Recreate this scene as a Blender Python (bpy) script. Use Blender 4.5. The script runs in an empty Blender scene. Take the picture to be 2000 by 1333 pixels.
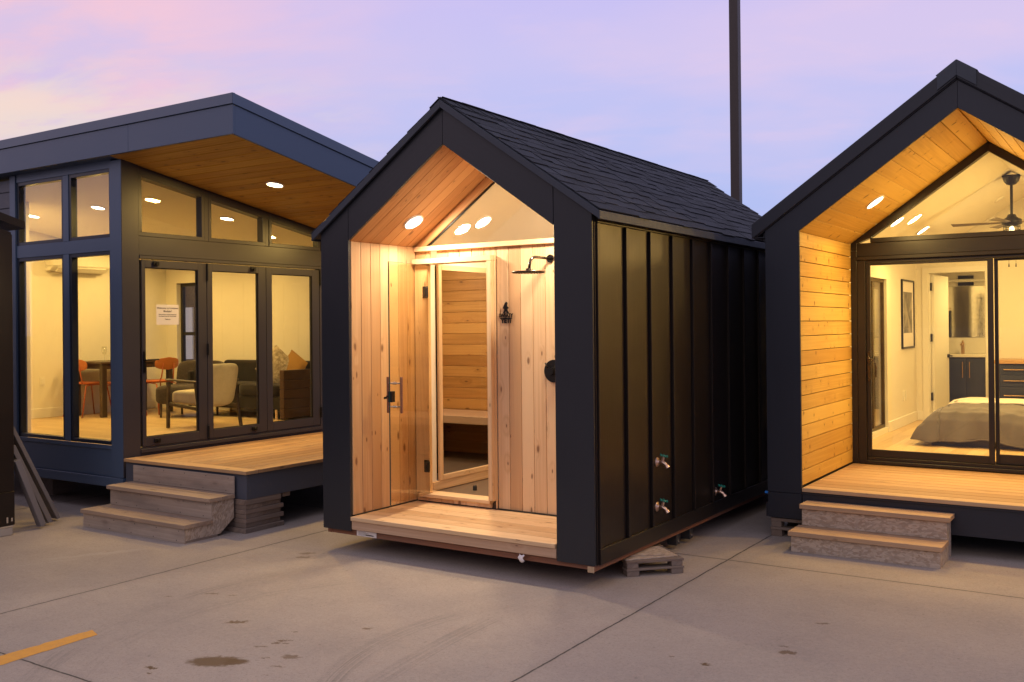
import bpy, math, random
from mathutils import Vector, Matrix, noise
random.seed(7)
R=math.radians
S=bpy.context.scene
COL=S.collection
# ------------------------------------------------------------------ camera
YAW,ROLL,PITCH=0.5814,-0.0098,0.0017
fw=Vector((-math.sin(YAW),math.cos(YAW),0)); up=Vector((0,0,1)); rt=Vector((math.cos(YAW),math.sin(YAW),0))
f2=fw*math.cos(PITCH)+up*math.sin(PITCH); u2=-fw*math.sin(PITCH)+up*math.cos(PITCH)
r3=rt*math.cos(ROLL)+u2*math.sin(ROLL); u3=-rt*math.sin(ROLL)+u2*math.cos(ROLL)
cam=bpy.data.objects.new('camera',bpy.data.cameras.new('camera')); COL.objects.link(cam)
m=Matrix((r3,u3,-f2)).transposed().to_4x4(); m.translation=Vector((5.4955,-5.6121,1.7491)); cam.matrix_world=m
cam.data.sensor_width=36; cam.data.lens=1897.9/2000*36; cam.data.shift_y=-(666.5-634.4)/2000
cam.data.clip_start=.05; cam.data.clip_end=5000
S.camera=cam
# ------------------------------------------------------------------ render / exposure
S.view_settings.view_transform='Standard'; S.view_settings.look='None'; S.view_settings.exposure=0; S.view_settings.gamma=1
S.cycles.use_denoising=True; S.cycles.denoiser='OPENIMAGEDENOISE'; S.cycles.denoising_input_passes='RGB_ALBEDO_NORMAL'; S.cycles.denoising_prefilter='ACCURATE'; S.cycles.sample_clamp_indirect=6; S.cycles.max_bounces=10; S.cycles.transparent_max_bounces=16
S.cycles.diffuse_bounces=5; S.cycles.glossy_bounces=5; S.cycles.caustics_reflective=False; S.cycles.caustics_refractive=False
# ------------------------------------------------------------------ node helpers
class NT:
    def __init__(s,tree): s.t=tree; s.n=tree.nodes; s.l=tree.links
    def new(s,typ,**kw):
        n=s.n.new(typ)
        for k,v in kw.items(): setattr(n,k,v)
        return n
    def put(s,sock,v):
        if v is None: return
        if hasattr(v,'is_output') or isinstance(v,bpy.types.NodeSocket): s.l.new(v,sock)
        else:
            if isinstance(v,(tuple,list)) and len(v)==3 and sock.type=='RGBA': v=(*v,1)
            sock.default_value=v
    def math(s,op,a,b=None,c=None,clamp=False):
        n=s.new('ShaderNodeMath',operation=op,use_clamp=clamp); s.put(n.inputs[0],a)
        if b is not None: s.put(n.inputs[1],b)
        if c is not None: s.put(n.inputs[2],c)
        return n.outputs[0]
    def vmath(s,op,a,b=None,sc=None):
        n=s.new('ShaderNodeVectorMath',operation=op); s.put(n.inputs[0],a)
        if b is not None: s.put(n.inputs[1],b)
        if sc is not None: s.put(n.inputs['Scale'],sc)
        return n.outputs['Value'] if op in('DOT_PRODUCT','LENGTH','DISTANCE') else n.outputs[0]
    def mix(s,fac,a,b,blend='MIX'):
        n=s.new('ShaderNodeMix',data_type='RGBA',blend_type=blend); s.put(n.inputs[0],fac); s.put(n.inputs[6],a); s.put(n.inputs[7],b); return n.outputs[2]
    def noise(s,vec,scale,detail=3,rough=.5,dist=0,col=False):
        n=s.new('ShaderNodeTexNoise'); s.put(n.inputs['Vector'],vec); n.inputs['Scale'].default_value=scale; n.inputs['Detail'].default_value=detail
        n.inputs['Roughness'].default_value=rough; n.inputs['Distortion'].default_value=dist
        return n.outputs['Color'] if col else n.outputs['Fac']
    def ramp(s,fac,stops,interp='LINEAR'):
        n=s.new('ShaderNodeValToRGB'); s.put(n.inputs[0],fac); cr=n.color_ramp; cr.interpolation=interp
        while len(cr.elements)<len(stops): cr.elements.new(.5)
        for e,(p,c) in zip(cr.elements,stops):
            e.position=p; e.color=(*c,1) if isinstance(c,(tuple,list)) else (c,c,c,1)
        return n.outputs[0]
    def sstep(s,v,a,b):
        n=s.new('ShaderNodeMapRange',interpolation_type='SMOOTHSTEP'); s.put(n.inputs[0],v); n.inputs[1].default_value=a; n.inputs[2].default_value=b
        return n.outputs[0]
    def bump(s,h,strength=.2,dist=.01):
        n=s.new('ShaderNodeBump'); n.inputs['Strength'].default_value=strength; n.inputs['Distance'].default_value=dist; s.put(n.inputs['Height'],h); return n.outputs[0]
    def comb(s,x,y,z):
        n=s.new('ShaderNodeCombineXYZ'); s.put(n.inputs[0],x); s.put(n.inputs[1],y); s.put(n.inputs[2],z); return n.outputs[0]
    def sep(s,v):
        n=s.new('ShaderNodeSeparateXYZ'); s.put(n.inputs[0],v); return n.outputs
# ------------------------------------------------------------------ world: dusk sky
SUN_EL,SUN_AZ=R(4),R(215)
W=bpy.data.worlds.new('World'); S.world=W; W.use_nodes=True
t=NT(W.node_tree); t.n.clear()
D=t.new('ShaderNodeTexCoord').outputs['Generated']
x,y,z=t.sep(D)
left=t.vmath('DOT_PRODUCT',D,(-rt.x,-rt.y,0)); back=t.vmath('DOT_PRODUCT',D,(-fw.x,-fw.y,0))
den=t.math('ADD',t.math('MAXIMUM',z,0),.22)
P=t.comb(t.math('DIVIDE',x,den),t.math('DIVIDE',y,den),0)
# streaks run roughly across the view
pr_=t.vmath('DOT_PRODUCT',P,(rt.x,rt.y,0)); pf_=t.vmath('DOT_PRODUCT',P,(fw.x,fw.y,0))
P2=t.comb(t.math('ADD',t.math('MULTIPLY',pr_,.9),t.math('MULTIPLY',pf_,.35)),t.math('MULTIPLY',pf_,1.5),0)
base=t.ramp(z,[(0,(.37,.45,.80)),(.10,(.40,.49,.85)),(.19,(.48,.52,.86)),(.27,(.56,.53,.85)),(.34,(.56,.50,.86)),(.6,(.50,.47,.74)),(1,(.45,.43,.62))])
c1=t.sstep(t.noise(P2,1.15,4,.5,.2),.42,.66)
c2=t.sstep(t.noise(P2,3.6,7,.62,.3),.44,.70)
cl=t.math('ADD',t.math('MULTIPLY',c1,.62),t.math('MULTIPLY',c2,.30),clamp=True)
lf=t.sstep(left,-.02,.62); rtm=t.sstep(z,.02,.24)
sky=t.mix(t.math('MULTIPLY',t.math('MULTIPLY',cl,rtm),.75),base,(.74,.57,.78))
pk=t.mix(t.sstep(t.noise(P2,3.0,6,.6,.3),.30,.68),(.70,.53,.72),(1.05,.56,.53))
lowleft=t.mix(t.sstep(z,.10,.24),(.60,.54,.74),pk)
sky=t.mix(t.math('MULTIPLY',lf,.88),sky,lowleft)
yl=t.math('MULTIPLY',t.sstep(t.noise(P2,2.2,6,.6,.35),.44,.60),t.math('MULTIPLY',lf,t.math('MULTIPLY',t.sstep(z,.13,.19),t.sstep(z,.27,.20))))
sky=t.mix(t.math('MULTIPLY',yl,.75),sky,(.86,.74,.58))
sky=t.mix(t.sstep(back,.0,.8),sky,(.68,.62,.76))
low=t.mix(t.sstep(z,.04,.42),(.11,.10,.14),(.66,.60,.74)); sky=t.mix(t.sstep(back,.05,.45),sky,low)
sky=t.mix(t.sstep(z,.35,.8),sky,(.56,.53,.68))
nish=t.new('ShaderNodeTexSky',sky_type='NISHITA',sun_disc=False,sun_elevation=SUN_EL,sun_rotation=SUN_AZ)
b1=t.new('ShaderNodeBackground'); t.put(b1.inputs[0],sky); b1.inputs[1].default_value=1.05
b2=t.new('ShaderNodeBackground'); t.put(b2.inputs[0],nish.outputs[0]); b2.inputs[1].default_value=.004
ad=t.new('ShaderNodeAddShader'); t.l.new(b1.outputs[0],ad.inputs[0]); t.l.new(b2.outputs[0],ad.inputs[1])
t.l.new(ad.outputs[0],t.new('ShaderNodeOutputWorld').inputs[0])
# last light, behind and to the left of the camera
sl=bpy.data.lights.new('sun','SUN'); sl.energy=.25; sl.angle=R(25); sl.color=(1,.78,.62)
so=bpy.data.objects.new('sun',sl); COL.objects.link(so)
sd=(-fw*.75-rt*.25+up*.45).normalized(); so.rotation_euler=sd.to_track_quat('Z','Y').to_euler(); so.location=sd*50
# ------------------------------------------------------------------ materials
def new_mat(name):
    mt=bpy.data.materials.new(name); mt.use_nodes=True; t=NT(mt.node_tree); t.n.clear()
    o=t.new('ShaderNodeOutputMaterial'); return mt,t,o
def princ(t,o,col,rough=.5,metal=0,normal=None,spec=None,**kw):
    b=t.new('ShaderNodeBsdfPrincipled'); t.put(b.inputs['Base Color'],col); t.put(b.inputs['Roughness'],rough); t.put(b.inputs['Metallic'],metal)
    if normal is not None: t.put(b.inputs['Normal'],normal)
    if spec is not None: b.inputs['Specular IOR Level'].default_value=spec
    for k,v in kw.items(): t.put(b.inputs[k],v)
    t.l.new(b.outputs[0],o.inputs[0]); return b
def UV(t): return t.new('ShaderNodeUVMap',uv_map='UVMap').outputs[0]
def RI(t): return t.new('ShaderNodeNewGeometry').outputs['Random Per Island']
def wood(name,light,dark,knots=1.,vary=.35,rough=.55,streak=1.,knotcol=None,weather=0,fine=.5,ku=3.2,kv_=8.):
    mt,t,o=new_mat(name); uv=UV(t); u,v,_=t.sep(uv); ri=RI(t)
    off=t.math('MULTIPLY',ri,37.)
    a=t.comb(t.math('MULTIPLY',u,1.),t.math('MULTIPLY',v,11.),off)
    # knots
    wob=t.noise(t.vmath('MULTIPLY',a,(2.2,.8,1.)),1.,3,.6)
    kv=t.comb(t.math('ADD',t.math('MULTIPLY_ADD',u,ku,t.math('MULTIPLY',off,3.1)),t.math('MULTIPLY',wob,.12)),t.math('ADD',t.math('MULTIPLY_ADD',v,kv_,t.math('MULTIPLY',off,1.7)),t.math('MULTIPLY',wob,.3)),0.)
    vo=t.new('ShaderNodeTexVoronoi',feature='F1',voronoi_dimensions='2D'); t.put(vo.inputs['Vector'],kv); vo.inputs['Scale'].default_value=1.; vo.inputs['Randomness'].default_value=1.
    kd=vo.outputs['Distance']; kc=t.sep(vo.outputs['Color'])[0]
    on=t.math('GREATER_THAN',kc,1-.52*min(knots,1.))
    size=t.math('MULTIPLY_ADD',t.math('POWER',t.sep(vo.outputs['Color'])[1],2.),.085,.04)
    kn=t.math('MULTIPLY',t.math('SUBTRACT',1.,t.sstep(t.math('DIVIDE',kd,size),.45,1.3)),on)
    halo=t.math('MULTIPLY',t.math('SUBTRACT',1.,t.sstep(kd,.05,.36)),on)
    n0=t.noise(t.vmath('MULTIPLY',a,(.16,.42,1.)),1.,2,.45)
    rg=t.math('ADD',t.math('MULTIPLY',n0,22.),t.math('MULTIPLY',halo,1.6))
    ring=t.math('MULTIPLY_ADD',t.math('SINE',t.math('MULTIPLY',rg,4.2)),.5,.5)
    st=t.noise(t.vmath('MULTIPLY',a,(.8,9.,1.)),1.,4,.65)
    big=t.noise(t.vmath('MULTIPLY',a,(.35,.25,1.)),1.,2,.5)
    g=t.math('ADD',t.math('MULTIPLY',ring,.17*streak),t.math('MULTIPLY',st,.62))
    g=t.math('ADD',g,t.math('MULTIPLY',t.math('SUBTRACT',big,.5),.7))
    g=t.math('ADD',g,t.math('MULTIPLY',halo,.14))
    g=t.math('ADD',g,t.math('MULTIPLY',t.math('SUBTRACT',ri,.5),vary*1.5))
    col=t.mix(t.sstep(g,.08,.90),light,dark)
    r2=t.math('FRACT',t.math('MULTIPLY',ri,7.31))
    col=t.mix(t.math('MULTIPLY',r2,vary*.55),col,(light[0]*.80,light[1]*.66,light[2]*.60))
    kcol=knotcol or tuple(c*.30 for c in dark)
    if knots>0: col=t.mix(t.math('MULTIPLY',kn,.78*min(knots,1)),col,kcol)
    if weather>0:
        wn=t.sstep(t.noise(t.vmath('MULTIPLY',a,(.8,.3,1.)),2.2,5,.65),.38,.72)
        col=t.mix(t.math('MULTIPLY',wn,weather),col,(.17,.145,.13))
    hgt=t.math('ADD',t.math('MULTIPLY',st,.6),t.math('MULTIPLY',ring,.2))
    princ(t,o,col,t.math('MULTIPLY_ADD',st,.2,rough-.1),normal=t.bump(hgt,.18*fine*2,.002))
    return mt
def paint(name,col,rough=.4,grain=.25,var=.15,dirt=0.,scale=1.,spec=.5,tint=None):
    mt,t,o=new_mat(name); uv=UV(t)
    s=t.noise(t.vmath('MULTIPLY',uv,(3.*scale,26.*scale,1)),1.,4,.6); b=t.noise(uv,1.3,4,.6)
    c=t.mix(t.math('MULTIPLY',b,var*2),col,tuple(min(1,k*1.5+.004) for k in col))
    c=t.mix(t.math('MULTIPLY',RI(t),var),c,tuple(k*.7 for k in col))
    if dirt:
        dn=t.sstep(t.noise(uv,5.,7,.7),.55,.8); c=t.mix(t.math('MULTIPLY',dn,dirt),c,(.20,.17,.15))
    princ(t,o,c,t.math('MULTIPLY_ADD',b,.22,rough-.1),normal=t.bump(s,grain,.0025),spec=spec,**({'Specular Tint':(*tint,1)} if tint else {}))
    return mt
def plaster(name,col,rough=.7):
    mt,t,o=new_mat(name); uv=t.new('ShaderNodeTexCoord').outputs['Object']
    n=t.noise(uv,2.2,4,.6); n2=t.noise(uv,160,3,.6)
    princ(t,o,t.mix(t.math('MULTIPLY',n,.22),col,tuple(c*.8 for c in col)),rough,normal=t.bump(n2,.12,.002)); return mt
def metal(name,col,rough=.3,m=1.):
    mt,t,o=new_mat(name); uv=t.new('ShaderNodeTexCoord').outputs['Object']
    n=t.noise(uv,30,4,.6); princ(t,o,t.mix(t.math('MULTIPLY',n,.3),col,tuple(c*.6 for c in col)),t.math('MULTIPLY_ADD',n,.25,rough-.08),m,normal=t.bump(n,.05,.001)); return mt
def plastic(name,col,rough=.35):
    mt,t,o=new_mat(name); n=t.noise(t.new('ShaderNodeTexCoord').outputs['Object'],9,4,.6)
    princ(t,o,t.mix(t.math('MULTIPLY',n,.2),col,tuple(c*.75 for c in col)),t.math('MULTIPLY_ADD',n,.15,rough)); return mt
def fabric(name,col,scale=320,var=.3,col2=None,big=3.,rough=.9):
    mt,t,o=new_mat(name); uv=t.new('ShaderNodeTexCoord').outputs['Object']
    n=t.noise(uv,scale,3,.7); b=t.noise(uv,big,5,.6)
    c=t.mix(t.sstep(n,.3,.7),tuple(k*(1-var) for k in col),tuple(min(1,k*(1+var)) for k in col))
    c=t.mix(t.sstep(b,.4,.7),c,col2 or tuple(k*.82 for k in col))
    princ(t,o,c,rough,normal=t.bump(n,.35,.003),spec=.2,**{'Sheen Weight':.2}); return mt
def glass(name,tint=(.97,.98,.97),boost=1.,dirt=.015,ior=1.45,floor_=.0):
    mt,t,o=new_mat(name)
    tr=t.new('ShaderNodeBsdfTransparent'); t.put(tr.inputs[0],tint)
    gl=t.new('ShaderNodeBsdfGlossy'); gl.inputs['Roughness'].default_value=.0; t.put(gl.inputs[0],(1,1,1))
    n=t.noise(t.new('ShaderNodeTexCoord').outputs['Object'],1.1,2,.5); t.put(gl.inputs['Normal'],t.bump(n,.02,.02))
    ge=t.new('ShaderNodeNewGeometry'); cs=t.math('ABSOLUTE',t.vmath('DOT_PRODUCT',ge.outputs['Incoming'],ge.outputs['Normal']))
    fr=t.math('MULTIPLY_ADD',t.math('POWER',t.math('SUBTRACT',1.,cs,clamp=True),5.),.96,.042)
    mx=t.new('ShaderNodeMixShader'); t.put(mx.inputs[0],t.math('MULTIPLY_ADD',fr,boost,floor_,clamp=True)); t.l.new(tr.outputs[0],mx.inputs[1]); t.l.new(gl.outputs[0],mx.inputs[2])
    df=t.new('ShaderNodeBsdfDiffuse'); t.put(df.inputs[0],(.7,.7,.68))
    dn=t.sstep(t.noise(t.new('ShaderNodeTexCoord').outputs['Object'],7,7,.7),.45,.8)
    m2=t.new('ShaderNodeMixShader'); t.put(m2.inputs[0],t.math('MULTIPLY',dn,dirt)); t.l.new(mx.outputs[0],m2.inputs[1]); t.l.new(df.outputs[0],m2.inputs[2])
    t.l.new(m2.outputs[0],o.inputs[0]); return mt
def emis(name,col,st):
    mt,t,o=new_mat(name); e=t.new('ShaderNodeEmission'); t.put(e.inputs[0],col); e.inputs[1].default_value=st
    t.l.new(e.outputs[0],o.inputs[0]); return mt
def osb(name,weather=.3):
    mt,t,o=new_mat(name); uv=UV(t)
    w=t.vmath('ADD',uv,t.vmath('SCALE',t.noise(uv,5,3,.6,col=True),sc=.10))
    vo=t.new('ShaderNodeTexVoronoi',feature='F1'); t.put(vo.inputs['Vector'],t.vmath('MULTIPLY',w,(1,2.4,1))); vo.inputs['Scale'].default_value=38
    k=t.sep(vo.outputs['Color'])
    c=t.mix(t.sstep(k[0],.2,.8),(.66,.53,.41),(.40,.29,.205)); c=t.mix(t.math('MULTIPLY',k[1],.45),c,(.50,.44,.39))
    st=t.noise(t.vmath('MULTIPLY',w,(14,60,1)),1,4,.6); c=t.mix(t.math('MULTIPLY',st,.5),c,(.24,.17,.12))
    c=t.mix(t.math('MULTIPLY',t.sstep(t.noise(uv,2.6,5,.6),.4,.7),weather),c,(.34,.31,.30))
    princ(t,o,c,.8,normal=t.bump(k[2],.3,.003)); return mt
def shingle(name):
    mt,t,o=new_mat(name); uv=UV(t); ob=t.new('ShaderNodeTexCoord').outputs['Object']
    g=t.noise(ob,420,2,.7); b=t.noise(t.vmath('MULTIPLY',uv,(9,2,1)),1.,4,.6); ri=RI(t)
    c=t.mix(g,(.010,.012,.018),(.055,.063,.088)); c=t.mix(t.math('MULTIPLY',b,.6),c,(.018,.021,.031))
    c=t.mix(t.math('MULTIPLY',ri,.8),c,(.010,.012,.018))
    princ(t,o,c,.82,normal=t.bump(g,.5,.004),spec=.35); return mt
M={}
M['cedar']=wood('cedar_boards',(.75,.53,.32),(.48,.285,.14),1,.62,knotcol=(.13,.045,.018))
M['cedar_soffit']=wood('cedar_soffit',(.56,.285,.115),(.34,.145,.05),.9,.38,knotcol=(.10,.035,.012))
M['cedar_deck']=wood('cedar_deck',(.74,.52,.30),(.50,.305,.15),.9,.55,rough=.6,knotcol=(.17,.07,.03))
M['trim_wood']=wood('cedar_trim',(.78,.58,.36),(.58,.38,.20),.8,.2)
M['spruce']=wood('spruce_board',(.60,.42,.28),(.45,.28,.17),.9,.2,knotcol=(.14,.06,.03))
M['pine']=wood('pine_panel',(.76,.51,.13),(.55,.31,.06),1.,.38,knotcol=(.15,.055,.012),ku=7.,kv_=5.5)
M['pine_soffit']=wood('pine_soffit',(.76,.50,.12),(.54,.31,.055),1.,.35,knotcol=(.10,.035,.008),ku=7.,kv_=5.5)
M['stain_soffit']=wood('stained_soffit',(.62,.35,.055),(.38,.19,.026),.8,.25,knotcol=(.06,.02,.006))
M['deck_l']=wood('weathered_deck',(.58,.35,.16),(.32,.17,.075),.8,.8,rough=.65,weather=.35)
M['deck_r']=wood('fir_deck',(.54,.36,.20),(.36,.215,.11),.5,.65,rough=.6,weather=.12)
M['tread']=wood('tread_wood',(.44,.32,.23),(.28,.19,.13),.7,.3,rough=.7,weather=.4)
M['tread_r']=wood('tread_wood_fresh',(.50,.33,.20),(.36,.22,.13),.6,.3,rough=.7,weather=.2)
M['plywood']=wood('plywood',(.54,.45,.37),(.36,.275,.22),.4,.3,rough=.75,weather=.5,streak=.5)
M['oldwood']=wood('pallet_wood',(.33,.26,.21),(.17,.125,.10),.5,.5,rough=.85,weather=.55)
M['redwood']=wood('sill_lumber',(.30,.125,.065),(.17,.065,.035),.4,.3,rough=.7,weather=.2)
M['endgrain']=wood('end_grain',(.50,.36,.22),(.38,.25,.14),0,.2)
M['saunawall']=wood('sauna_planks',(.60,.33,.10),(.34,.165,.042),1.,.55,knotcol=(.11,.04,.012))
M['osb']=osb('osb',.12); M['shingle']=shingle('asphalt_shingle')
M['black']=paint('black_siding',(.0085,.0068,.0072),.36,.22,.2,spec=.5,tint=(1,.82,.66))
M['black_front']=paint('black_trim_board',(.014,.016,.022),.40,.40,.3)
M['drip']=metal('drip_edge',(.045,.055,.075),.45,.3)
M['navy']=paint('slate_blue_siding',(.064,.102,.175),.42,.30,.2)
M['navy_metal']=paint('slate_blue_flashing',(.078,.118,.195),.35,.05,.12)
M['graydoor']=paint('bronze_grey_frame',(.042,.037,.046),.42,.12,.2)
M['deckskirt']=paint('slate_deck_skirt',(.075,.082,.11),.55,.3,.3,dirt=.35)
M['rblack']=paint('blue_black_siding',(.014,.017,.028),.42,.35,.25)
M['rframe']=paint('black_metal_frame',(.013,.010,.011),.33,.08,.15)
M['blackmetal']=metal('black_metal',(.02,.019,.02),.35,.6)
M['gunmetal']=metal('gunmetal',(.10,.085,.08),.22,1.)
M['steel']=metal('galvanised_bracket',(.09,.09,.10),.5,.8)
M['brass']=metal('brass',(.62,.40,.18),.3)
M['pinkbrass']=metal('tap_brass',(.78,.55,.44),.32)
M['chrome']=metal('chrome',(.75,.74,.74),.15)
M['green']=plastic('green_handle',(.01,.20,.15),.3)
M['white']=plaster('white_wall',(.80,.76,.68)); M['cream']=plaster('cream_wall',(.80,.74,.62))
M['whitetrim']=plastic('white_trim',(.82,.80,.76),.4); M['ceil']=plaster('ceiling_white',(.88,.84,.74)); M['greywall']=plaster('grey_wall',(.45,.44,.42))
M['glass']=glass('window_glass'); M['glass_dirty']=glass('rain_spotted_glass',dirt=.018)
M['glassdoor']=glass('bronze_door_glass',tint=(.96,.90,.76),dirt=.03); M['mirror_glass']=glass('reflective_glass',tint=(.35,.32,.28),floor_=.52,dirt=.01)
M['glass_edge']=plastic('glass_edge',(.02,.06,.05),.15)
M['mirror']=metal('mirror',(.85,.85,.82),.04)
M['lampglow']=emis('lamp_diffuser',(1,.86,.62),14.)
M['lampglow_c']=emis('lamp_diffuser_bright',(1,.93,.80),14.)
M['oak']=wood('oak_floor',(.68,.51,.31),(.52,.36,.19),.1,.3,rough=.4)
M['concfloor']=plaster('vestibule_floor',(.12,.078,.052),.6)
M['cabinet']=paint('navy_cabinet',(.022,.027,.045),.5,.1,.1); M['counter']=plastic('white_counter',(.78,.74,.66),.3)
M['butcher']=wood('butcher_block',(.55,.34,.15),(.42,.24,.10),0,.3,rough=.4)
M['orange']=fabric('orange_seat',(.50,.13,.035),300,.2); M['orangeshell']=wood('orange_stained_ply',(.56,.19,.055),(.42,.12,.03),0,.2,rough=.4); M['orangemetal']=plastic('orange_tube',(.42,.10,.03),.35)
M['darkwood']=wood('dark_walnut',(.075,.05,.036),(.035,.024,.018),.1,.2,rough=.4)
M['ivory']=fabric('ivory_boucle',(.62,.55,.44),180,.2); M['blacksofa']=fabric('black_sofa',(.012,.008,.009),260,.3)
M['rust']=fabric('brown_sofa_side',(.095,.05,.032),200,.3); M['speckle']=fabric('speckled_grey_fabric',(.045,.035,.035),90,.8)
M['cushw']=fabric('patterned_cushion',(.58,.49,.36),24,.35,(.30,.23,.15),20.); M['mustard']=fabric('mustard_cushion',(.36,.19,.05),260,.15)
M['blanket']=fabric('grey_blanket',(.15,.132,.124),420,.18,(.115,.102,.098)); M['sheet']=fabric('white_sheet',(.74,.69,.62),300,.08); M['bedbase']=fabric('bed_base',(.10,.085,.08),300,.2)
M['towel']=fabric('dark_towel',(.055,.055,.06),200,.3)
M['paper']=plaster('paper',(.80,.75,.74),.6); M['ink']=plastic('ink',(.10,.08,.08),.6); M['art']=fabric('art_print',(.13,.12,.12),12,.6,(.35,.31,.27),4.)
M['rubber']=plastic('black_rubber',(.02,.018,.016),.6); M['concblock']=plaster('concrete_block',(.34,.31,.29),.9)
M['fibre']=plaster('grey_composite_board',(.19,.175,.185),.7); M['tape']=plastic('blue_tape',(.02,.22,.75),.4)
M['pole']=metal('painted_pole',(.060,.048,.048),.5,.2)
M['acwhite']=plastic('ac_white',(.78,.75,.68),.3); M['blade']=wood('fan_blade',(.16,.12,.09),(.08,.06,.045),0,.1,rough=.4)
M['clearglass']=glass('drinking_glass',floor_=.08,dirt=0)
M['shed']=paint('grey_lap_siding',(.10,.10,.105),.6,.3,.2); M['yellow']=None
# ------------------------------------------------------------------ mesh builder
class MB:
    def __init__(s): s.v=[];s.f=[];s.uv=[];s.sm=[];s.g=[]
    def add(s,vs,fs,G=(1,0,0),smooth=False):
        G=Vector(G).normalized(); o=len(s.v); s.g.append((o,len(s.f))); ro=(random.random()*40,random.random()*40)
        vs=[Vector(p) for p in vs]; s.v+=vs
        for i,f in enumerate(fs):
            n=Vector((0,0,0)); k=len(f)
            for a in range(k):
                p,q=vs[f[a]],vs[f[(a+1)%k]]; n+=Vector(((p.y-q.y)*(p.z+q.z),(p.z-q.z)*(p.x+q.x),(p.x-q.x)*(p.y+q.y)))
            if n.length<1e-12: n=Vector((0,0,1))
            n.normalize(); g=G-n*G.dot(n)
            if g.length<.2: g=n.orthogonal()
            g.normalize(); h=n.cross(g)
            s.f.append([a+o for a in f]); s.sm.append(smooth if isinstance(smooth,bool) else smooth[i])
            s.uv.append([(vs[a].dot(g)+ro[0],vs[a].dot(h)+ro[1]) for a in f])
        return s
    def obox(s,o,L,Wv,T,G=None):
        o,L,Wv,T=map(Vector,(o,L,Wv,T))
        if L.cross(Wv).dot(T)<0: o=o+T; T=-T
        v=[o,o+L,o+L+Wv,o+Wv,o+T,o+L+T,o+L+Wv+T,o+Wv+T]
        return s.add(v,[(0,3,2,1),(4,5,6,7),(0,1,5,4),(1,2,6,5),(2,3,7,6),(3,0,4,7)],G or L)
    def box(s,x0,x1,y0,y1,z0,z1,G=None):
        d=[(x1-x0,(1,0,0)),(y1-y0,(0,1,0)),(z1-z0,(0,0,1))]
        if G is None: G=max(d)[1]
        elif isinstance(G,str): G={'x':(1,0,0),'y':(0,1,0),'z':(0,0,1)}[G]
        return s.obox((x0,y0,z0),(x1-x0,0,0),(0,y1-y0,0),(0,0,z1-z0),G)
    def prism(s,pts,ext,G=(1,0,0)):
        pts=[Vector(p) for p in pts]; e=Vector(ext); n=len(pts)
        nn=Vector((0,0,0))
        for a in range(n): nn+=pts[a].cross(pts[(a+1)%n])
        if nn.dot(e)>0: pts=pts[::-1]
        v=pts+[p+e for p in pts]
        return s.add(v,[tuple(range(n)),tuple(range(2*n-1,n-1,-1))]+[(a,a+n,(a+1)%n+n,(a+1)%n) for a in range(n)],G)
    def xz(s,pts,y0,y1,G=(1,0,0)): return s.prism([(a,y0,b) for a,b in pts],(0,y1-y0,0),G)
    def yz(s,pts,x0,x1,G=(0,1,0)): return s.prism([(x0,a,b) for a,b in pts],(x1-x0,0,0),G)
    def cyl(s,p0,p1,r,r1=None,n=18,cap=True):
        p0,p1=Vector(p0),Vector(p1); r1=r if r1 is None else r1; d=(p1-p0).normalized(); a=d.orthogonal().normalized(); b=d.cross(a)
        c=[(a*math.cos(2*math.pi*k/n)+b*math.sin(2*math.pi*k/n)) for k in range(n)]
        s.add([p0+q*r for q in c]+[p1+q*r1 for q in c],[(k,(k+1)%n,(k+1)%n+n,k+n) for k in range(n)],d,True)
        if cap:
            s.add([p0+q*r for q in c],[tuple(range(n-1,-1,-1))],a); s.add([p1+q*r1 for q in c],[tuple(range(n))],a)
        return s
    def tube(s,path,r,n=10,cap=True):
        P=[Vector(p) for p in path]; rs=r if isinstance(r,(list,tuple)) else [r]*len(P); V=[];up_=None
        for i,p in enumerate(P):
            d=((P[min(i+1,len(P)-1)]-P[max(i-1,0)])).normalized()
            a=d.orthogonal().normalized() if up_ is None else (up_-d*up_.dot(d)).normalized()
            up_=a; b=d.cross(a); V+=[p+(a*math.cos(2*math.pi*k/n)+b*math.sin(2*math.pi*k/n))*rs[i] for k in range(n)]
        F=[(i*n+k,i*n+(k+1)%n,(i+1)*n+(k+1)%n,(i+1)*n+k) for i in range(len(P)-1) for k in range(n)]; sm=[True]*len(F)
        if cap: F+=[tuple(range(n-1,-1,-1)),tuple((len(P)-1)*n+k for k in range(n))]; sm+=[False,False]
        return s.add(V,F,(0,0,1),sm)
    def lathe(s,c,prof,n=24,axis=(0,0,1),smooth=True):
        c=Vector(c); d=Vector(axis).normalized(); a=d.orthogonal().normalized(); b=d.cross(a); V=[]
        for (r,h) in prof: V+=[c+d*h+(a*math.cos(2*math.pi*k/n)+b*math.sin(2*math.pi*k/n))*r for k in range(n)]
        F=[(i*n+k,i*n+(k+1)%n,(i+1)*n+(k+1)%n,(i+1)*n+k) for i in range(len(prof)-1) for k in range(n)]
        return s.add(V,F,d,smooth)
    def grid(s,fn,nu,nv,smooth=True,G=(1,0,0)):
        V=[fn(i/nu,j/nv) for i in range(nu+1) for j in range(nv+1)]
        F=[(i*(nv+1)+j,(i+1)*(nv+1)+j,(i+1)*(nv+1)+j+1,i*(nv+1)+j+1) for i in range(nu) for j in range(nv)]
        return s.add(V,F,G,smooth)
    def puff(s,c,X,Y,Z,e=.45,n=16,seam=0.):
        c,X,Y,Z=map(Vector,(c,X,Y,Z))
        def sp(v,p): return math.copysign(abs(v)**p,v)
        def fn(i,j):
            a=-math.pi/2+math.pi*j; b=2*math.pi*i
            return c+X*sp(math.cos(a),e)*sp(math.cos(b),e)+Y*sp(math.cos(a),e)*sp(math.sin(b),e)+Z*sp(math.sin(a),e)
        return s.grid(fn,n*2,n,True)
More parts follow.
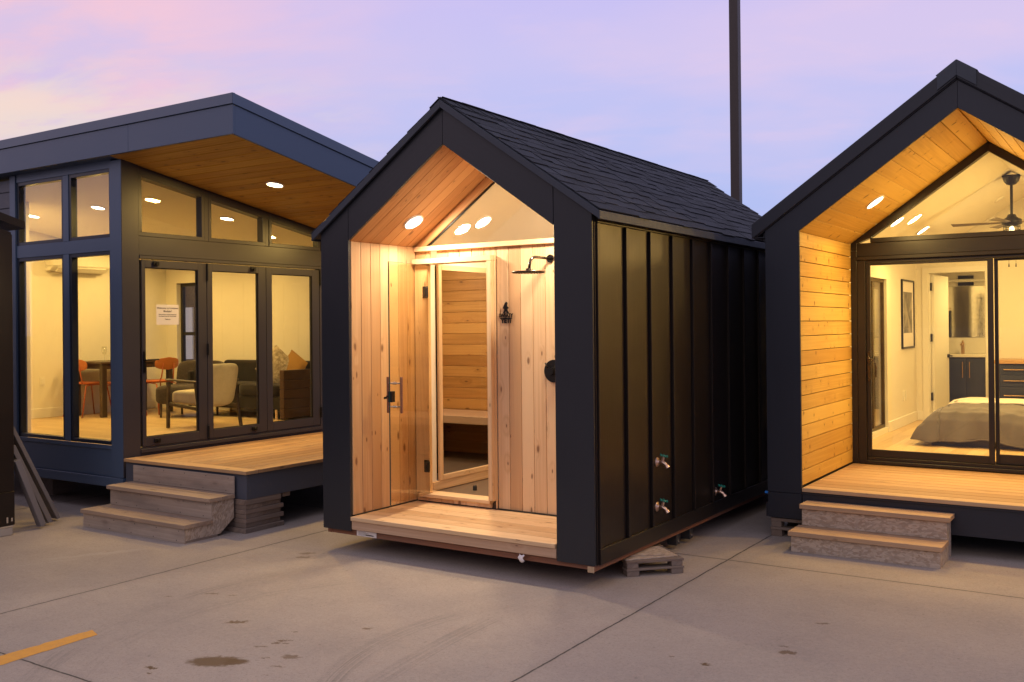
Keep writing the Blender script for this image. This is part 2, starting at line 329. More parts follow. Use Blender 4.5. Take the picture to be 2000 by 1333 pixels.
def origin_of(p):
    while p.parent: p=p.parent
    return Vector((0,0,0)) if p.get('_local') else p.location.copy()
def part(mb,name,mat,parent=None,bevel=0,seg=1,O=None,solid=0,each=False):
    if each:   # every solid of the builder becomes a part of its own
        out=[]; gg=mb.g+[(len(mb.v),len(mb.f))]
        for (v0,f0),(v1,f1) in zip(gg,gg[1:]):
            q=MB(); q.v=mb.v[v0:v1]; q.f=[[a-v0 for a in f] for f in mb.f[f0:f1]]; q.uv=mb.uv[f0:f1]; q.sm=mb.sm[f0:f1]
            out.append(part(q,name,mat,parent,bevel,seg,O,solid))
        return out
    o_=Vector(O) if O is not None else (origin_of(parent) if parent else Vector((0,0,0)))
    me=bpy.data.meshes.new(name); me.from_pydata([v-o_ for v in mb.v],[],mb.f)
    ul=me.uv_layers.new(name='UVMap'); k=0
    for f in mb.uv:
        for q in f: ul.data[k].uv=q; k+=1
    me.polygons.foreach_set('use_smooth',mb.sm); me.update()
    ob=bpy.data.objects.new(name,me); COL.objects.link(ob)
    me.materials.append(M[mat] if isinstance(mat,str) else mat)
    if parent: ob.parent=parent
    elif O is not None: ob.location=o_
    if solid: md=ob.modifiers.new('s','SOLIDIFY'); md.thickness=solid; md.offset=0
    if bevel: md=ob.modifiers.new('b','BEVEL'); md.width=bevel; md.segments=seg; md.limit_method='ANGLE'; md.angle_limit=R(40)
    return ob
def thing(name,label,cat,loc=(0,0,0),rz=0,group=None,local=False):
    o=bpy.data.objects.new(name,None); COL.objects.link(o); o.location=loc; o.rotation_euler=(0,0,rz); o.empty_display_size=.1
    o['label']=label; o['category']=cat
    if group: o['group']=group
    if local: o['_local']=1
    return o
def tag(o,label,cat,group=None):
    o['label']=label; o['category']=cat
    if group: o['group']=group
    return o
def copy_tree(o,parent=None):
    c=o.copy(); COL.objects.link(c)
    if parent: c.parent=parent
    for ch in [q for q in bpy.data.objects if q.parent==o]: copy_tree(ch,c)
    return c
def lamp(parent,pos,nrm,r,power,col,glow='lampglow',trim='whitetrim',name='downlight'):
    p=Vector(pos); n=Vector(nrm).normalized()   # n points out of the ceiling, down
    a=MB().lathe(p,[(r*1.22,-.006),(r*1.22,.004),(r*1.05,.007),(r,.002),(r,-.006)],32,n); ob=part(a,name,trim,parent)
    b=MB().cyl(p-n*.006,p+n*.0025,r*.99,n=32); part(b,'diffuser',glow,ob)
    l=bpy.data.lights.new('lamp','AREA'); l.shape='DISK'; l.size=2*r*.97; l.energy=power; l.color=col
    lo=bpy.data.objects.new('lamp_light',l); COL.objects.link(lo); lo.parent=parent
    lo.location=p+n*.006-origin_of(parent); lo.rotation_euler=(-n).to_track_quat('Z','Y').to_euler()
    return ob
def ring_xz(mb,x0,x1,z0,z1,w,y0,y1,wb=None,wt=None):
    wb=w if wb is None else wb; wt=w if wt is None else wt
    mb.box(x0,x0+w,y0,y1,z0,z1,'z').box(x1-w,x1,y0,y1,z0,z1,'z').box(x0+w,x1-w,y0,y1,z0,z0+wb,'x').box(x0+w,x1-w,y0,y1,z1-wt,z1,'x'); return mb
def ring_yz(mb,y0,y1,z0,z1,w,x0,x1,wb=None,wt=None):
    wb=w if wb is None else wb; wt=w if wt is None else wt
    mb.box(x0,x1,y0,y0+w,z0,z1,'z').box(x0,x1,y1-w,y1,z0,z1,'z').box(x0,x1,y0+w,y1-w,z0,z0+wb,'y').box(x0,x1,y0+w,y1-w,z1-wt,z1,'y'); return mb
def text_part(s,size,mat,parent,pos,right,upv,ext=.0015,bold=0,align='CENTER',sx=1.):
    cu=bpy.data.curves.new('t','FONT'); cu.body=s; cu.size=size; cu.extrude=ext; cu.offset=bold; cu.align_x=align; cu.align_y='CENTER'; cu.space_character=1.
    to=bpy.data.objects.new('t',cu); COL.objects.link(to); bpy.context.view_layer.update()
    me=bpy.data.meshes.new_from_object(to.evaluated_get(bpy.context.evaluated_depsgraph_get())); bpy.data.objects.remove(to)
    r_,u_=Vector(right),Vector(upv); n_=r_.cross(u_); mm=Matrix((r_*sx,u_,n_)).transposed().to_4x4(); mm.translation=Vector(pos)-origin_of(parent)
    me.transform(mm); me.materials.clear(); me.materials.append(M[mat]); ob=bpy.data.objects.new('lettering',me); COL.objects.link(ob); ob.parent=parent; return ob
# ------------------------------------------------------------------ ground
def ground_mat():
    mt,t,o=new_mat('concrete_lot'); P=t.new('ShaderNodeTexCoord').outputs['Object']; x,y,_=t.sep(P)
    n1=t.noise(P,.35,4,.55); n2=t.noise(P,2.2,6,.65); n3=t.noise(P,26,5,.7); n4=t.noise(P,170,3,.7)
    c=t.mix(t.sstep(n1,.35,.65),(.43,.365,.32),(.345,.295,.265)); c=t.mix(t.math('MULTIPLY',t.sstep(n2,.4,.75),.40),c,(.265,.228,.203))
    c=t.mix(t.math('MULTIPLY',t.sstep(n3,.42,.66),.30),c,(.46,.39,.345)); n5=t.noise(P,60,4,.75); c=t.mix(t.math('MULTIPLY',t.sstep(n5,.50,.64),.45),c,(.21,.175,.155)); n6=t.noise(P,11,6,.75); c=t.mix(t.math('MULTIPLY',t.sstep(n6,.50,.72),.28),c,(.225,.185,.168)); c=t.mix(t.math('MULTIPLY',t.sstep(n4,.35,.65),.30),c,(.20,.175,.155))
    # fine aggregate specks
    vs=t.new('ShaderNodeTexVoronoi'); t.put(vs.inputs['Vector'],P); vs.inputs['Scale'].default_value=17; vk=t.sep(vs.outputs['Color'])
    sp=t.math('MULTIPLY',t.math('LESS_THAN',vs.outputs['Distance'],.14),t.math('GREATER_THAN',vk[0],.80))
    c=t.mix(t.math('MULTIPLY',sp,t.math('MULTIPLY_ADD',t.sstep(n2,.45,.7),.5,.12)),c,(.13,.105,.09))
    wn=t.vmath('ADD',P,t.vmath('SCALE',t.vmath('SUBTRACT',t.noise(P,13,6,.72,col=True),(.5,.5,.5)),sc=.16))
    def spot(cx,cy,ra,rb,ang,col,st,c,soft=.6):
        d=t.vmath('SUBTRACT',wn,(cx,cy,0)); ca,sa=math.cos(ang),math.sin(ang)
        a=t.math('DIVIDE',t.vmath('DOT_PRODUCT',d,(ca,sa,0)),ra); b=t.math('DIVIDE',t.vmath('DOT_PRODUCT',d,(-sa,ca,0)),rb)
        r=t.math('SQRT',t.math('ADD',t.math('MULTIPLY',a,a),t.math('MULTIPLY',b,b)))
        m_=t.math('MULTIPLY',t.math('SUBTRACT',1.,t.sstep(r,soft,1.1)),st); return t.mix(m_,c,col)
    V=YAW
    big=(.115,.068,.034)
    for (cx,cy,ra,rb,st) in [(1.36,-2.20,.135,.075,.8),(1.46,-2.15,.06,.045,.8),(1.65,-1.94,.05,.035,.6),(.925,-1.668,.06,.022,.7),(.90,-1.70,.035,.018,.5),
        (1.414,-1.82,.035,.015,.7),(1.42,-1.765,.03,.012,.7),(1.382,-1.91,.03,.012,.6),(1.47,-1.79,.02,.01,.6),(1.672,-1.36,.028,.02,.6),(1.36,-1.63,.02,.012,.6),
        (3.871,-.495,.045,.024,.7),(3.81,-.416,.024,.014,.6),(3.878,.105,.035,.018,.6),(3.556,-.891,.022,.013,.9),(3.366,-.881,.016,.009,.7),(1.158,-2.435,.03,.013,.9),
        (1.216,-2.495,.016,.012,.8),(1.707,-2.087,.03,.014,.5),(.3,-1.34,.05,.016,.5),(.10,-1.53,.03,.012,.5),(.43,-1.30,.035,.012,.5),(.0,-.18,.06,.03,.5),(.07,-.29,.05,.025,.45),(1.55,-2.02,.012,.009,.9),(1.74,-2.2,.012,.009,.9)]:
        c=spot(cx,cy,ra*1.15,rb*1.2,V,big,min(1,st*1.15),c)
    vd=t.new('ShaderNodeTexVoronoi'); t.put(vd.inputs['Vector'],wn); vd.inputs['Scale'].default_value=5.2; vk2=t.sep(vd.outputs['Color'])
    dd2=t.math('MULTIPLY',t.math('SUBTRACT',1.,t.sstep(t.math('DIVIDE',vd.outputs['Distance'],t.math('MULTIPLY_ADD',vk2[1],.07,.02)),.6,1.3)),t.math('GREATER_THAN',vk2[0],.80))
    c=t.mix(t.math('MULTIPLY',dd2,t.math('MULTIPLY',t.sstep(t.noise(P,.8,3,.6),.48,.60),.6)),c,(.12,.085,.06))
    for (cx,cy,ra,rb,st) in [(-1.45,-1.12,.42,.05,.30),(-1.30,-.90,.20,.06,.30),(-1.5,-1.45,.3,.03,.2)]: c=spot(cx,cy,ra,rb,V+.5,(.45,.40,.36),st,c,.3)
    # worn tyre arcs
    for (cx,cy,rr,wd,st,a0) in [(3.58,-1.33,1.68,.10,.42,0),(9.04,-.78,6.853,.10,.45,0),(2.568,-1.3376,2.34,.11,.32,0),(2.156,-1.62,1.6185,.10,.26,0)]:
        d=t.vmath('DISTANCE',P,(cx,cy,0)); e=t.math('ABSOLUTE',t.math('SUBTRACT',d,rr))
        br=t.noise(t.comb(t.math('MULTIPLY',d,60.),t.math('MULTIPLY',x,2.),0),1,3,.7)
        m_=t.math('MULTIPLY',t.math('SUBTRACT',1.,t.sstep(e,wd*.35,wd)),t.math('MULTIPLY',t.sstep(br,.35,.75),t.sstep(t.noise(P,1.6,3,.6),.3,.6)))
        reg=t.math('MULTIPLY',t.math('LESS_THAN',x,cx),t.math('MULTIPLY',t.sstep(y,-.3,-.9),t.sstep(y,-3.4,-2.6)))
        c=t.mix(t.math('MULTIPLY',t.math('MULTIPLY',m_,reg),min(1,st*1.45)),c,(.12,.11,.105))
    # saw-cut joints on the slab grid
    wob=t.math('MULTIPLY',t.math('SUBTRACT',t.noise(P,5,5,.7),.5),.022)
    jm=None
    for (cc,off,per) in [(x,2.857,3.331),(y,1.282,4.012)]:
        q=t.math('SUBTRACT',cc,off-per/2); f=t.math('FRACT',t.math('DIVIDE',t.math('ADD',q,wob),per)); dd=t.math('MULTIPLY',t.math('ABSOLUTE',t.math('SUBTRACT',f,.5)),per)
        k=t.math('SUBTRACT',1.,t.sstep(dd,.003,.0085)); kk=t.math('SUBTRACT',1.,t.sstep(dd,.0,.06))
        c=t.mix(t.math('MULTIPLY',kk,.16),c,(.17,.15,.14)); jm=k if jm is None else t.math('MAXIMUM',jm,k)
    gap=t.sstep(t.noise(P,14,3,.6),.25,.45)
    c=t.mix(t.math('MULTIPLY',jm,t.math('MULTIPLY_ADD',gap,.5,.42)),c,(.035,.03,.03))
    h=t.math('SUBTRACT',t.math('ADD',t.math('MULTIPLY',n3,.3),t.math('MULTIPLY',n4,.5)),t.math('MULTIPLY',jm,1.5))
    princ(t,o,c,t.math('MULTIPLY_ADD',n2,.25,.6),normal=t.bump(h,.35,.004),spec=.35)
    return mt
M['ground']=ground_mat()
g=MB().grid(lambda i,j:Vector(((i-.5)*600,(j-.5)*600,0)),6,6,False); g=part(g,'ground','ground'); g['kind']='structure'
mt,t,o=new_mat('worn_yellow_paint'); Pn=t.new('ShaderNodeTexCoord').outputs['Object']
n=t.sstep(t.noise(Pn,22,6,.75),.36,.62); n2=t.noise(Pn,4,4,.6)
n3=t.sstep(t.noise(Pn,75,5,.75),.54,.64); n4=t.math('MULTIPLY',t.sstep(t.noise(Pn,9,4,.7),.48,.66),n3)
princ(t,o,t.mix(n4,t.mix(t.math('MULTIPLY',n,.5),(.62,.30,.055),(.72,.35,.05)),(.30,.25,.22)),.7,normal=t.bump(n4,.3,.002)); M['yellow']=mt
a=Vector((-.20,-3.9,.004)); b=Vector((.30,-2.215,.004)); w=Vector((.115,-.035,0))
# ragged stripe: (0.30..0.42, -2.24) back to the frame edge and beyond
A0=Vector((.316,-2.225,.004)); A1=Vector((.425,-2.262,.004)); dirv=Vector((.302-.316,-2.761+2.225,0)); dirw=Vector((.445-.42,-2.84+2.261,0))
pts=[];N=40
for k in range(N+1):
    s_=k/N*3.; jl=(noise.noise(Vector((s_*9,0,3)))*.012); pts.append(A0+dirv*s_+Vector((jl*1.6,0,-.0025)))
for k in range(N,-1,-1):
    s_=k/N*3.; jl=(noise.noise(Vector((s_*9,5,3)))*.012); pts.append(A1+dirw*s_+Vector((jl*1.6,0,-.0025)))
q=MB(); n_=N+1
q.add(pts,[(k,2*n_-1-k,2*n_-2-k,k+1) for k in range(N)]); yo=part(q,'road_marking','yellow'); yo['kind']='structure'
# ================================================================== SAUNA CABIN (middle)
WARM_C=(1,.81,.54)
cab=thing('sauna_cabin','black gabled sauna cabin with cedar porch, open glass door and shingle roof','cabin',(1.22,0,0))
Wc,iw,ik,ia,ez,az,bz,dz=2.44,.295,2.427,3.073,2.495,3.34,.169,.283; ax=1.22; ad_=.825
so_=(az-ez)/ax; si=(ia-ik)/(ax-iw); DEP=4.9
def zo(x): return az-so_*abs(x-ax)
def zi(x): return ia-si*abs(x-ax)
# front trim boards with tight joints
b=MB()
for sgn in (0,1):
    X=(lambda v:v) if sgn==0 else (lambda v:Wc-v)
    b.xz([(X(0),bz),(X(iw-.004),bz),(X(iw-.004),zo(iw)-.006),(X(0),ez-.004)],0,.022,(0,0,1))
    b.xz([(X(iw),zi(iw)+.0),(X(ax-.0015),ia),(X(ax-.0015),az-.004),(X(iw),zo(iw)-.004)],0,.022,(1,0,(so_ if sgn==0 else -so_)))
part(b,'front_trim','black_front',cab,.0018)
# side walls
b=MB().box(2.33,Wc,.06,DEP,bz,ez-.01,'z'); b.box(2.22,2.33,.024,DEP,bz+.02,2.49,'z'); part(b,'side_wall','black',cab)
b=MB().box(0,.11,.06,DEP,bz,ez-.01,'z').box(.11,iw-.025,.024,.9,bz+.02,2.4,'z'); part(b,'side_wall','black',cab)
b=MB().box(Wc,Wc+.02,.045,DEP,2.428,2.487,'y').box(Wc,Wc+.02,.045,DEP,bz,.274,'y').box(Wc-.06,Wc+.006,.0235,.045,bz,2.49,'z')
b.box(Wc,Wc+.018,.045,.085,.276,2.426,'z'); part(b,'wall_trim','black',cab,.002)
for k in range(12):
    y0=.455+k*.3895; b=MB().box(Wc,Wc+.022,y0+.004,y0+.042,.277,2.425,'z'); part(b,'batten','black',cab,.002)
b=MB().box(-.02,0,.045,DEP,2.428,2.487,'y').box(-.02,0,.045,DEP,bz,.274,'y')
for k in range(12): b.box(-.026,0,.455+k*.3895,.5+k*.3895,.277,2.425,'z')
part(b,'wall_trim','black',cab)
b=MB().xz([(0,bz),(Wc,bz),(Wc,ez-.01),(ax,az-.01),(0,ez-.01)],DEP-.1,DEP,(0,0,1)); part(b,'rear_wall','black',cab)
# base frame
b=MB().box(.06,Wc-.03,.035,.075,.132,.176,'x').box(.02,.065,.028,DEP,.132,.165,'y').box(Wc-.045,Wc-.005,-.004,DEP,.131,.1675,'y').box(.07,Wc-.05,.09,DEP,.145,.176,'y')
part(b,'base_frame','redwood',cab,.003)
b=MB().box(Wc-.05,Wc-.003,-.012,-.0045,.128,.166,'z'); part(b,'joist_end','endgrain',cab)
# roof deck + drip edge
def slope_pts(x0,x1,d0,d1): # vertical offsets
    return [(x0,zo(x0)+d0),(x1,zo(x1)+d0),(x1,zo(x1)+d1),(x0,zo(x0)+d1)]
b=MB()
for x0,x1 in ((-.055,ax),(ax,Wc+.055)): b.xz(slope_pts(x0,x1,.0,.040),-.004,5.02,(0,1,0))
part(b,'roof_deck','black',cab)
b=MB()
for x0,x1 in ((-.065,ax),(ax,Wc+.065)): b.xz(slope_pts(x0,x1,-.004,.052),-.030,-.006,(1,0,so_ if x0<ax else -so_))
for X0,X1 in ((-.075,-.062),(Wc+.062,Wc+.075)): b.box(X0,X1,-.03,5.03,zo(Wc+.06)-.012,zo(Wc+.06)+.045,'y')
part(b,'drip_edge','drip',cab,.002)
b=MB().box(Wc-.0,Wc+.058,.03,5.0,2.493,2.499,'y').box(-.058,0,.03,5.0,2.493,2.499,'y'); part(b,'eave_soffit','black',cab)
L=math.hypot(1,so_)
rows=13; b=MB(); rng=random.Random(3)
half=ax+.075
for side in (-1,1):
    ex=Vector((side,0,-so_)).normalized(); nn=Vector((side*so_,0,1)).normalized(); ridge=Vector((ax,0,az+.052)); LL=half*L
    for r_ in range(rows):
        d0=r_*LL/rows; d1=(r_+1)*LL/rows+.006; y=-.022-rng.random()*.25; 
        while y<5.03:
            w_=rng.choice([.14,.17,.20,.24,.30]); th=rng.choice([.004,.004,.007,.0075]); ya,yb=max(y,-.024),min(y+w_-.003,5.03); y+=w_
            if yb-ya<.02: continue
            dl=d1+rng.choice([0,0,-.014,-.026]); p0=ridge+ex*(d0-.03)+nn*.001; p1=ridge+ex*dl+nn*(.007)
            vs=[p0+Vector((0,ya,0)),p0+Vector((0,yb,0)),p1+Vector((0,yb,0)),p1+Vector((0,ya,0))]
            q=[v+nn*th for v in vs]; vs=vs+q
            F=[(0,1,2,3),(7,6,5,4),(0,4,5,1),(1,5,6,2),(2,6,7,3),(3,7,4,0)]
            if side<0: F=[f[::-1] for f in F]
            b.add(vs,[f[::-1] for f in F],(0,1,0))
part(b,'roof_shingles','shingle',cab)
b=MB(); 
for k in range(34):
    y0=-.026+k*.15
    for side in (-1,1):
        ex=Vector((side,0,-so_)).normalized(); nn=Vector((side*so_,0,1)).normalized(); p=Vector((ax,y0,az+.066))
        b.obox(p+nn*(.002),ex*.115,Vector((0,.175,-.006)),nn*.005,(0,1,0))
part(b,'ridge_cap','shingle',cab)
# porch lining
def planks_v(mb,x0,x1,yf,yb,zf,n,holes=(),seed=1,alongx=True,top=None,gap=.0035):
    rg=random.Random(seed); w=(x1-x0)/n
    for k in range(n):
        a,c=x0+k*w+gap/2,x0+(k+1)*w-gap/2; iv=[(zf,None)]
        segs=[(zf,top)]
        for (h0,h1,z0,z1) in holes:
            if c>h0+.004 and a<h1-.004:
                if a<h0: c=min(c,h0) if (h0-a)>(c-h1) else c
                ns=[]
                for s0,s1 in segs:
                    if s0<z0: ns.append((s0,min(s1,z0)))
                    if s1>z1: ns.append((max(s0,z1),s1))
                segs=ns
        for s0,s1 in segs:
            if s1-s0<.01: continue
            if alongx: mb.box(a,c,yf,yb,s0,s1,'z')
            else: mb.box(yf,yb,a,c,s0,s1,'z')
b=MB(); planks_v(b,.026,.820,iw-.024,iw,dz+.008,7,top=ik-.004,alongx=False); part(b,'alcove_wall','cedar',cab,.0022)
b=MB(); planks_v(b,.026,.820,Wc-iw,Wc-iw+.024,dz+.008,7,top=ik-.004,alongx=False,seed=5); part(b,'alcove_wall','cedar',cab,.0022)
b=MB(); planks_v(b,iw-.02,1.12,ad_,ad_+.02,dz+.008,7,holes=[(.445,1.075,dz,2.285)],top=2.40)
planks_v(b,1.12,Wc-iw,ad_,ad_+.02,dz+.008,9,top=2.40); 
b.box(iw-.02,.445,ad_,ad_+.02,dz+.01,2.27,'z') if False else None
part(b,'alcove_back_wall','cedar',cab,.0025)
# porch soffit : boards run with the slope
b=MB(); nb=7
for sgn in (-1,1):
    x0=iw-.01 if sgn<0 else Wc-iw+.01
    for k in range(nb):
        ya=.024+k*(.82-.024)/nb; yb=.024+(k+1)*(.82-.024)/nb-.003
        p=Vector((x0,ya,zi(x0)+.001)); e=Vector((ax,ya,zi(ax)+.001))
        b.obox(p,e-p,(0,yb-ya,0),(0,0,.024),e-p)
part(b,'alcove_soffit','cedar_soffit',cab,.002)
# porch deck
b=MB(); nd=6; yy=[-.012]+[.145*(k) for k in range(1,nd)]+[.823]
for k in range(nd): b.box(iw+.004,Wc-iw-.004,yy[k],yy[k+1]-.007,.253,dz,'x')
part(b,'porch_deck','cedar_deck',cab,.003,2)
b=MB().box(iw+.004,Wc-iw-.002,.0,.02,.184,.2515,'x'); part(b,'deck_fascia','spruce',cab,.003)
b=MB().box(iw,Wc-iw,.024,.82,.18,.25,'x'); part(b,'frame_or_light_block','redwood',cab)
b=MB().box(.296,2.14,.8045,.8235,dz+.0005,dz+.0095,'x').box(.2955,.302,.03,.80,dz+.0005,dz+.009,'y'); part(b,'deck_gap_seal','rubber',cab)
# gable header, door casing
b=MB().box(.300,Wc-iw-.003,.788,.823,2.385,2.425,'x'); part(b,'header_board','trim_wood',cab,.002)
b=MB().box(.306,1.112,.752,.822,2.275,2.318,'x').box(1.072,1.112,.752,.822,dz+.075,2.2735,'z').box(1.112,1.118,.80,.822,dz+.01,2.318,'z').box(.306,.448,.795,.823,.36,2.2735,'z')
b.box(.40,.4475,.824,.834,.36,2.273,'z').box(1.073,1.10,.824,.89,.36,2.273,'z').box(.43,1.10,.846,.89,2.274,2.30,'x')
part(b,'door_casing','trim_wood',cab,.002)
b=MB().box(.35,1.0705,.77,.93,.328,.358,'x'); part(b,'threshold','trim_wood',cab,.003)
b=MB(); planks_v(b,.31,1.07,.80,.822,dz+.01,6,top=.327); part(b,'riser_boards','cedar',cab,.002)
# gable glazing
x0=iw+.012; 
b=MB()
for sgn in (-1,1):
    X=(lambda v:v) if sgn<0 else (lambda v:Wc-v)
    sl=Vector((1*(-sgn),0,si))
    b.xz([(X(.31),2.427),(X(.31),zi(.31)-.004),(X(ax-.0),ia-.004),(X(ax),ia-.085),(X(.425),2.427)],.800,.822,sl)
part(b,'rake_trim','cedar_soffit',cab,.002)  # darker soffit cedar puts the trim's shade into its colour
b=MB()
for sgn in (-1,1):
    X=(lambda v:v) if sgn<0 else (lambda v:Wc-v)
    sl=Vector((1*(-sgn),0,si))
    b.xz([(X(.426),2.427),(X(ax),ia-.086),(X(ax),ia-.102),(X(.45),2.427)],.812,.826,sl)
part(b,'glazing_bead','blackmetal',cab)
b=MB().xz([(.40,2.427),(ax,ia-.07),(Wc-.40,2.427)],.828,.834); part(b,'gable_pane','glass',cab)
# interior shell
b=MB().box(.11,.34,.886,1.03,.345,2.46).box(.11,.34,1.03,2.02,.36,.43).box(.11,.34,1.03,2.02,2.285,2.46).box(.11,.34,2.02,3.2,.36,2.46)
b.box(2.12,2.219,.95,3.2,.36,2.46).box(.111,.36,.8455,.870,.36,2.40).box(1.101,2.2,.8455,.885,.36,2.40)
part(b,'interior_wall','cream',cab)
b=MB()
for sgn in (-1,1):
    X=(lambda v:v) if sgn<0 else (lambda v:Wc-v)
    b.xz([(X(.12),2.44),(X(.34),2.44),(X(ax),2.44+si*(ax-.34)),(X(ax),2.50+si*(ax-.34)),(X(.12),2.50)],.84,3.2)
b.box(.12,Wc-.12,.84,.846,2.40,2.427) 
part(b,'interior_ceiling','cream',cab)
b=MB().box(.12,Wc-.12,.83,3.2,.28,.34); part(b,'interior_floor','concfloor',cab)
b=MB(); zz=.34
while zz<3.1:
    xa=.34+max(0,(zz+.09-2.44)/si); b.box(xa,Wc-xa,3.20,3.22,zz,zz+.118,'x'); zz+=.121
b.box(.12,2.3,3.22,3.26,.3,2.5); part(b,'rear_sauna_wall','saunawall',cab,.003)
b=MB(); zz=.36
while zz<2.4: b.box(2.10,2.118,.95,3.19,zz,zz+.118,'y'); zz+=.121
part(b,'sauna_side_boards','saunawall',cab,.003)
b=MB().box(.34,.36,.955,2.06,.345,.42,'y').box(.34,.365,1.045,1.095,.421,2.29,'z').box(.34,.365,1.095,2.0,.421,.468,'y').box(.34,.365,1.095,2.0,2.24,2.29,'y').box(.34,.365,2.0,2.05,.421,2.29,'z')
part(b,'side_window_frame','trim_wood',cab,.003)
b=MB().box(.345,.351,1.096,1.999,.469,2.239); part(b,'side_window_pane','mirror_glass',cab)
b=MB(); 
for k in range(4): b.box(.62+0*k,2.08,2.55+k*.155,2.70+k*.155,.78,.82,'x')
b.box(.62,2.08,2.53,2.548,.74,.82,'x').box(.8,.86,2.56,3.1,.345,.78,'z').box(1.9,1.96,2.56,3.1,.345,.78,'z'); bench=part(b,'sauna_bench','spruce',cab,.003)
lamp(cab,(.655,1.31,2.44+si*(.655-.34)-.004),(si,0,-1),.072,34,(1,.74,.40),'lampglow_c')
lamp(cab,(1.85,2.4,2.44+si*(Wc-1.85-.34)-.004),(-si,0,-1),.072,20,WARM_C,'lampglow_c')
lamp(cab,(.541,.499,zi(.541)-.0045),(si,0,-1),.072,25,WARM_C,'lampglow_c')
lamp(cab,(Wc-.541,.499,zi(.541)-.0045),(-si,0,-1),.072,18,WARM_C,'lampglow_c')
# open glass door
hx,hy=.448,.818; fx,fy=.535,.19
dv=(Vector((fx,fy,0))-Vector((hx,hy,0))); dn=Vector((dv.y,-dv.x,0)).normalized()
gd=MB().obox(Vector((hx,hy,.362))+dn*-.004,dv,dn*.008,(0,0,1.90)); gd=part(gd,'glass_door','glassdoor',cab)
e0=Vector((hx,hy,0))+dv*1.0; du=dv.normalized()
b=MB().obox(e0+Vector((0,0,.362))-dn*.0042+du*.0005,du*.0022,dn*.0084,(0,0,1.90)); part(b,'door_edge','glass_edge',gd)
b=MB().obox(Vector((hx,hy,2.2625))-dn*.0042,dv,dn*.0084,(0,0,.0016)); part(b,'door_edge','glass_edge',gd)
for zc in (2.04,.585):
    b=MB().box(hx-.055,hx-.006,.787,.7945,zc-.05,zc+.05).obox(Vector((hx,hy-.035,zc-.042))-dn*.012,du*.05,dn*.024,(0,0,.084)).cyl((hx-.004,.785,zc-.05),(hx-.004,.785,zc+.05),.008); part(b,'hinge','blackmetal',gd,.002)
hp=e0-du*.075
for sg in (-1,1):
    b=MB().obox(hp+dn*(sg*.062)-dn*.009-du*.010+Vector((0,0,1.075)),du*.02,dn*.018,(0,0,.285)); part(b,'pull_bar','redwood',gd,.003)
b=MB()
for zc in (1.125,1.31):
    b=MB(); b.cyl(hp-dn*.055+Vector((0,0,zc)),hp+dn*.055+Vector((0,0,zc)),.007).cyl(hp-dn*.014+Vector((0,0,zc)),hp+dn*.014+Vector((0,0,zc)),.012)
    part(b,'pull_post','chrome',gd)
b=MB().obox(e0-du*.052-dn*.018+Vector((0,0,1.165)),du*.05,dn*.036,(0,0,.085)).cyl(e0-du*.026+Vector((0,0,1.21))+dn*.018,e0-du*.026+Vector((0,0,1.21))+dn*.042,.009).obox(e0-du*.03+dn*.04+Vector((0,0,1.19)),du*.045,dn*.006,(0,0,.018)); part(b,'door_lock','blackmetal',gd,.002)
# shower set
sh=MB().cyl((1.63,.8235,2.268),(1.63,.812,2.268),.032,n=28)
sh.tube([(1.63,.815,2.268),(1.63,.60,2.268),(1.628,.565,2.262),(1.622,.545,2.245),(1.618,.538,2.21),(1.615,.535,2.18)],.011,12); sh=part(sh,'shower_arm','gunmetal',cab)
b=MB().lathe((1.612,.53,2.155),[(.0,.028),(.018,.026),(.022,.012),(.05,.008),(.128,.003),(.130,-.003),(.126,-.007),(0,-.007)],40); part(b,'shower_head','gunmetal',cab)
b=MB()
for rr in (.03,.06,.09,.115):
    for k in range(int(rr*260)):
        a_=2*math.pi*k/int(rr*260); b.cyl((1.612+rr*math.cos(a_),.53+rr*math.sin(a_),2.1485),(1.612+rr*math.cos(a_),.53+rr*math.sin(a_),2.144),.003,n=6)
b.cyl((1.612,.53,2.1485),(1.612,.53,2.1465),.122,n=32); part(b,'nozzle_plate','rubber',cab)
b=MB().cyl((1.655,.8235,1.40),(1.655,.812,1.40),.088,n=40).cyl((1.655,.812,1.40),(1.655,.765,1.40),.032,n=28).cyl((1.655,.765,1.40),(1.655,.755,1.40),.026,n=28)
v_=part(b,'shower_valve','blackmetal',cab,.002); b=MB().tube([(1.612,.79,1.42),(1.595,.785,1.465)],.006,10); part(b,'lever','blackmetal',v_)
# black cut-out wall sign
sc=.1235; sx0,sz0=1.152,1.772
sg_=MB()
prof=[(.52,1.42),(.60,1.38),(.62,1.30),(.585,1.22),(.60,1.12),(.67,1.06),(.71,.99),(.65,.96),(.60,1.00),(.585,.90),(.63,.84),(.68,.76),(.72,.70),(.72,.66),(.56,.66),(.55,.74),(.50,.82),(.44,.76),(.40,.66),(.31,.66),(.29,.72),(.33,.80),(.38,.90),(.33,.97),(.26,.98),(.30,1.08),(.36,1.20),(.42,1.32)]
yb_=ad_-.004
sg_.prism([(sx0+px_*sc,yb_-.006,sz0+pz_*sc*.98) for px_,pz_ in prof],(0,.005,0))
sg_.box(sx0+.03*sc,sx0+.97*sc,yb_-.004,yb_-.001,sz0+.30*sc,sz0+.36*sc)
sgn_=part(sg_,'wall_sign','blackmetal',cab)
text_part('SWEATY',.042,'blackmetal',sgn_,(sx0+.5*sc,yb_-.004,sz0+.50*sc),(1,0,0),(0,0,1),.002,.0016,sx=.80)
text_part('YETI',.050,'blackmetal',sgn_,(sx0+.5*sc,yb_-.004,sz0+.155*sc),(1,0,0),(0,0,1),.002,.0022,sx=.98)
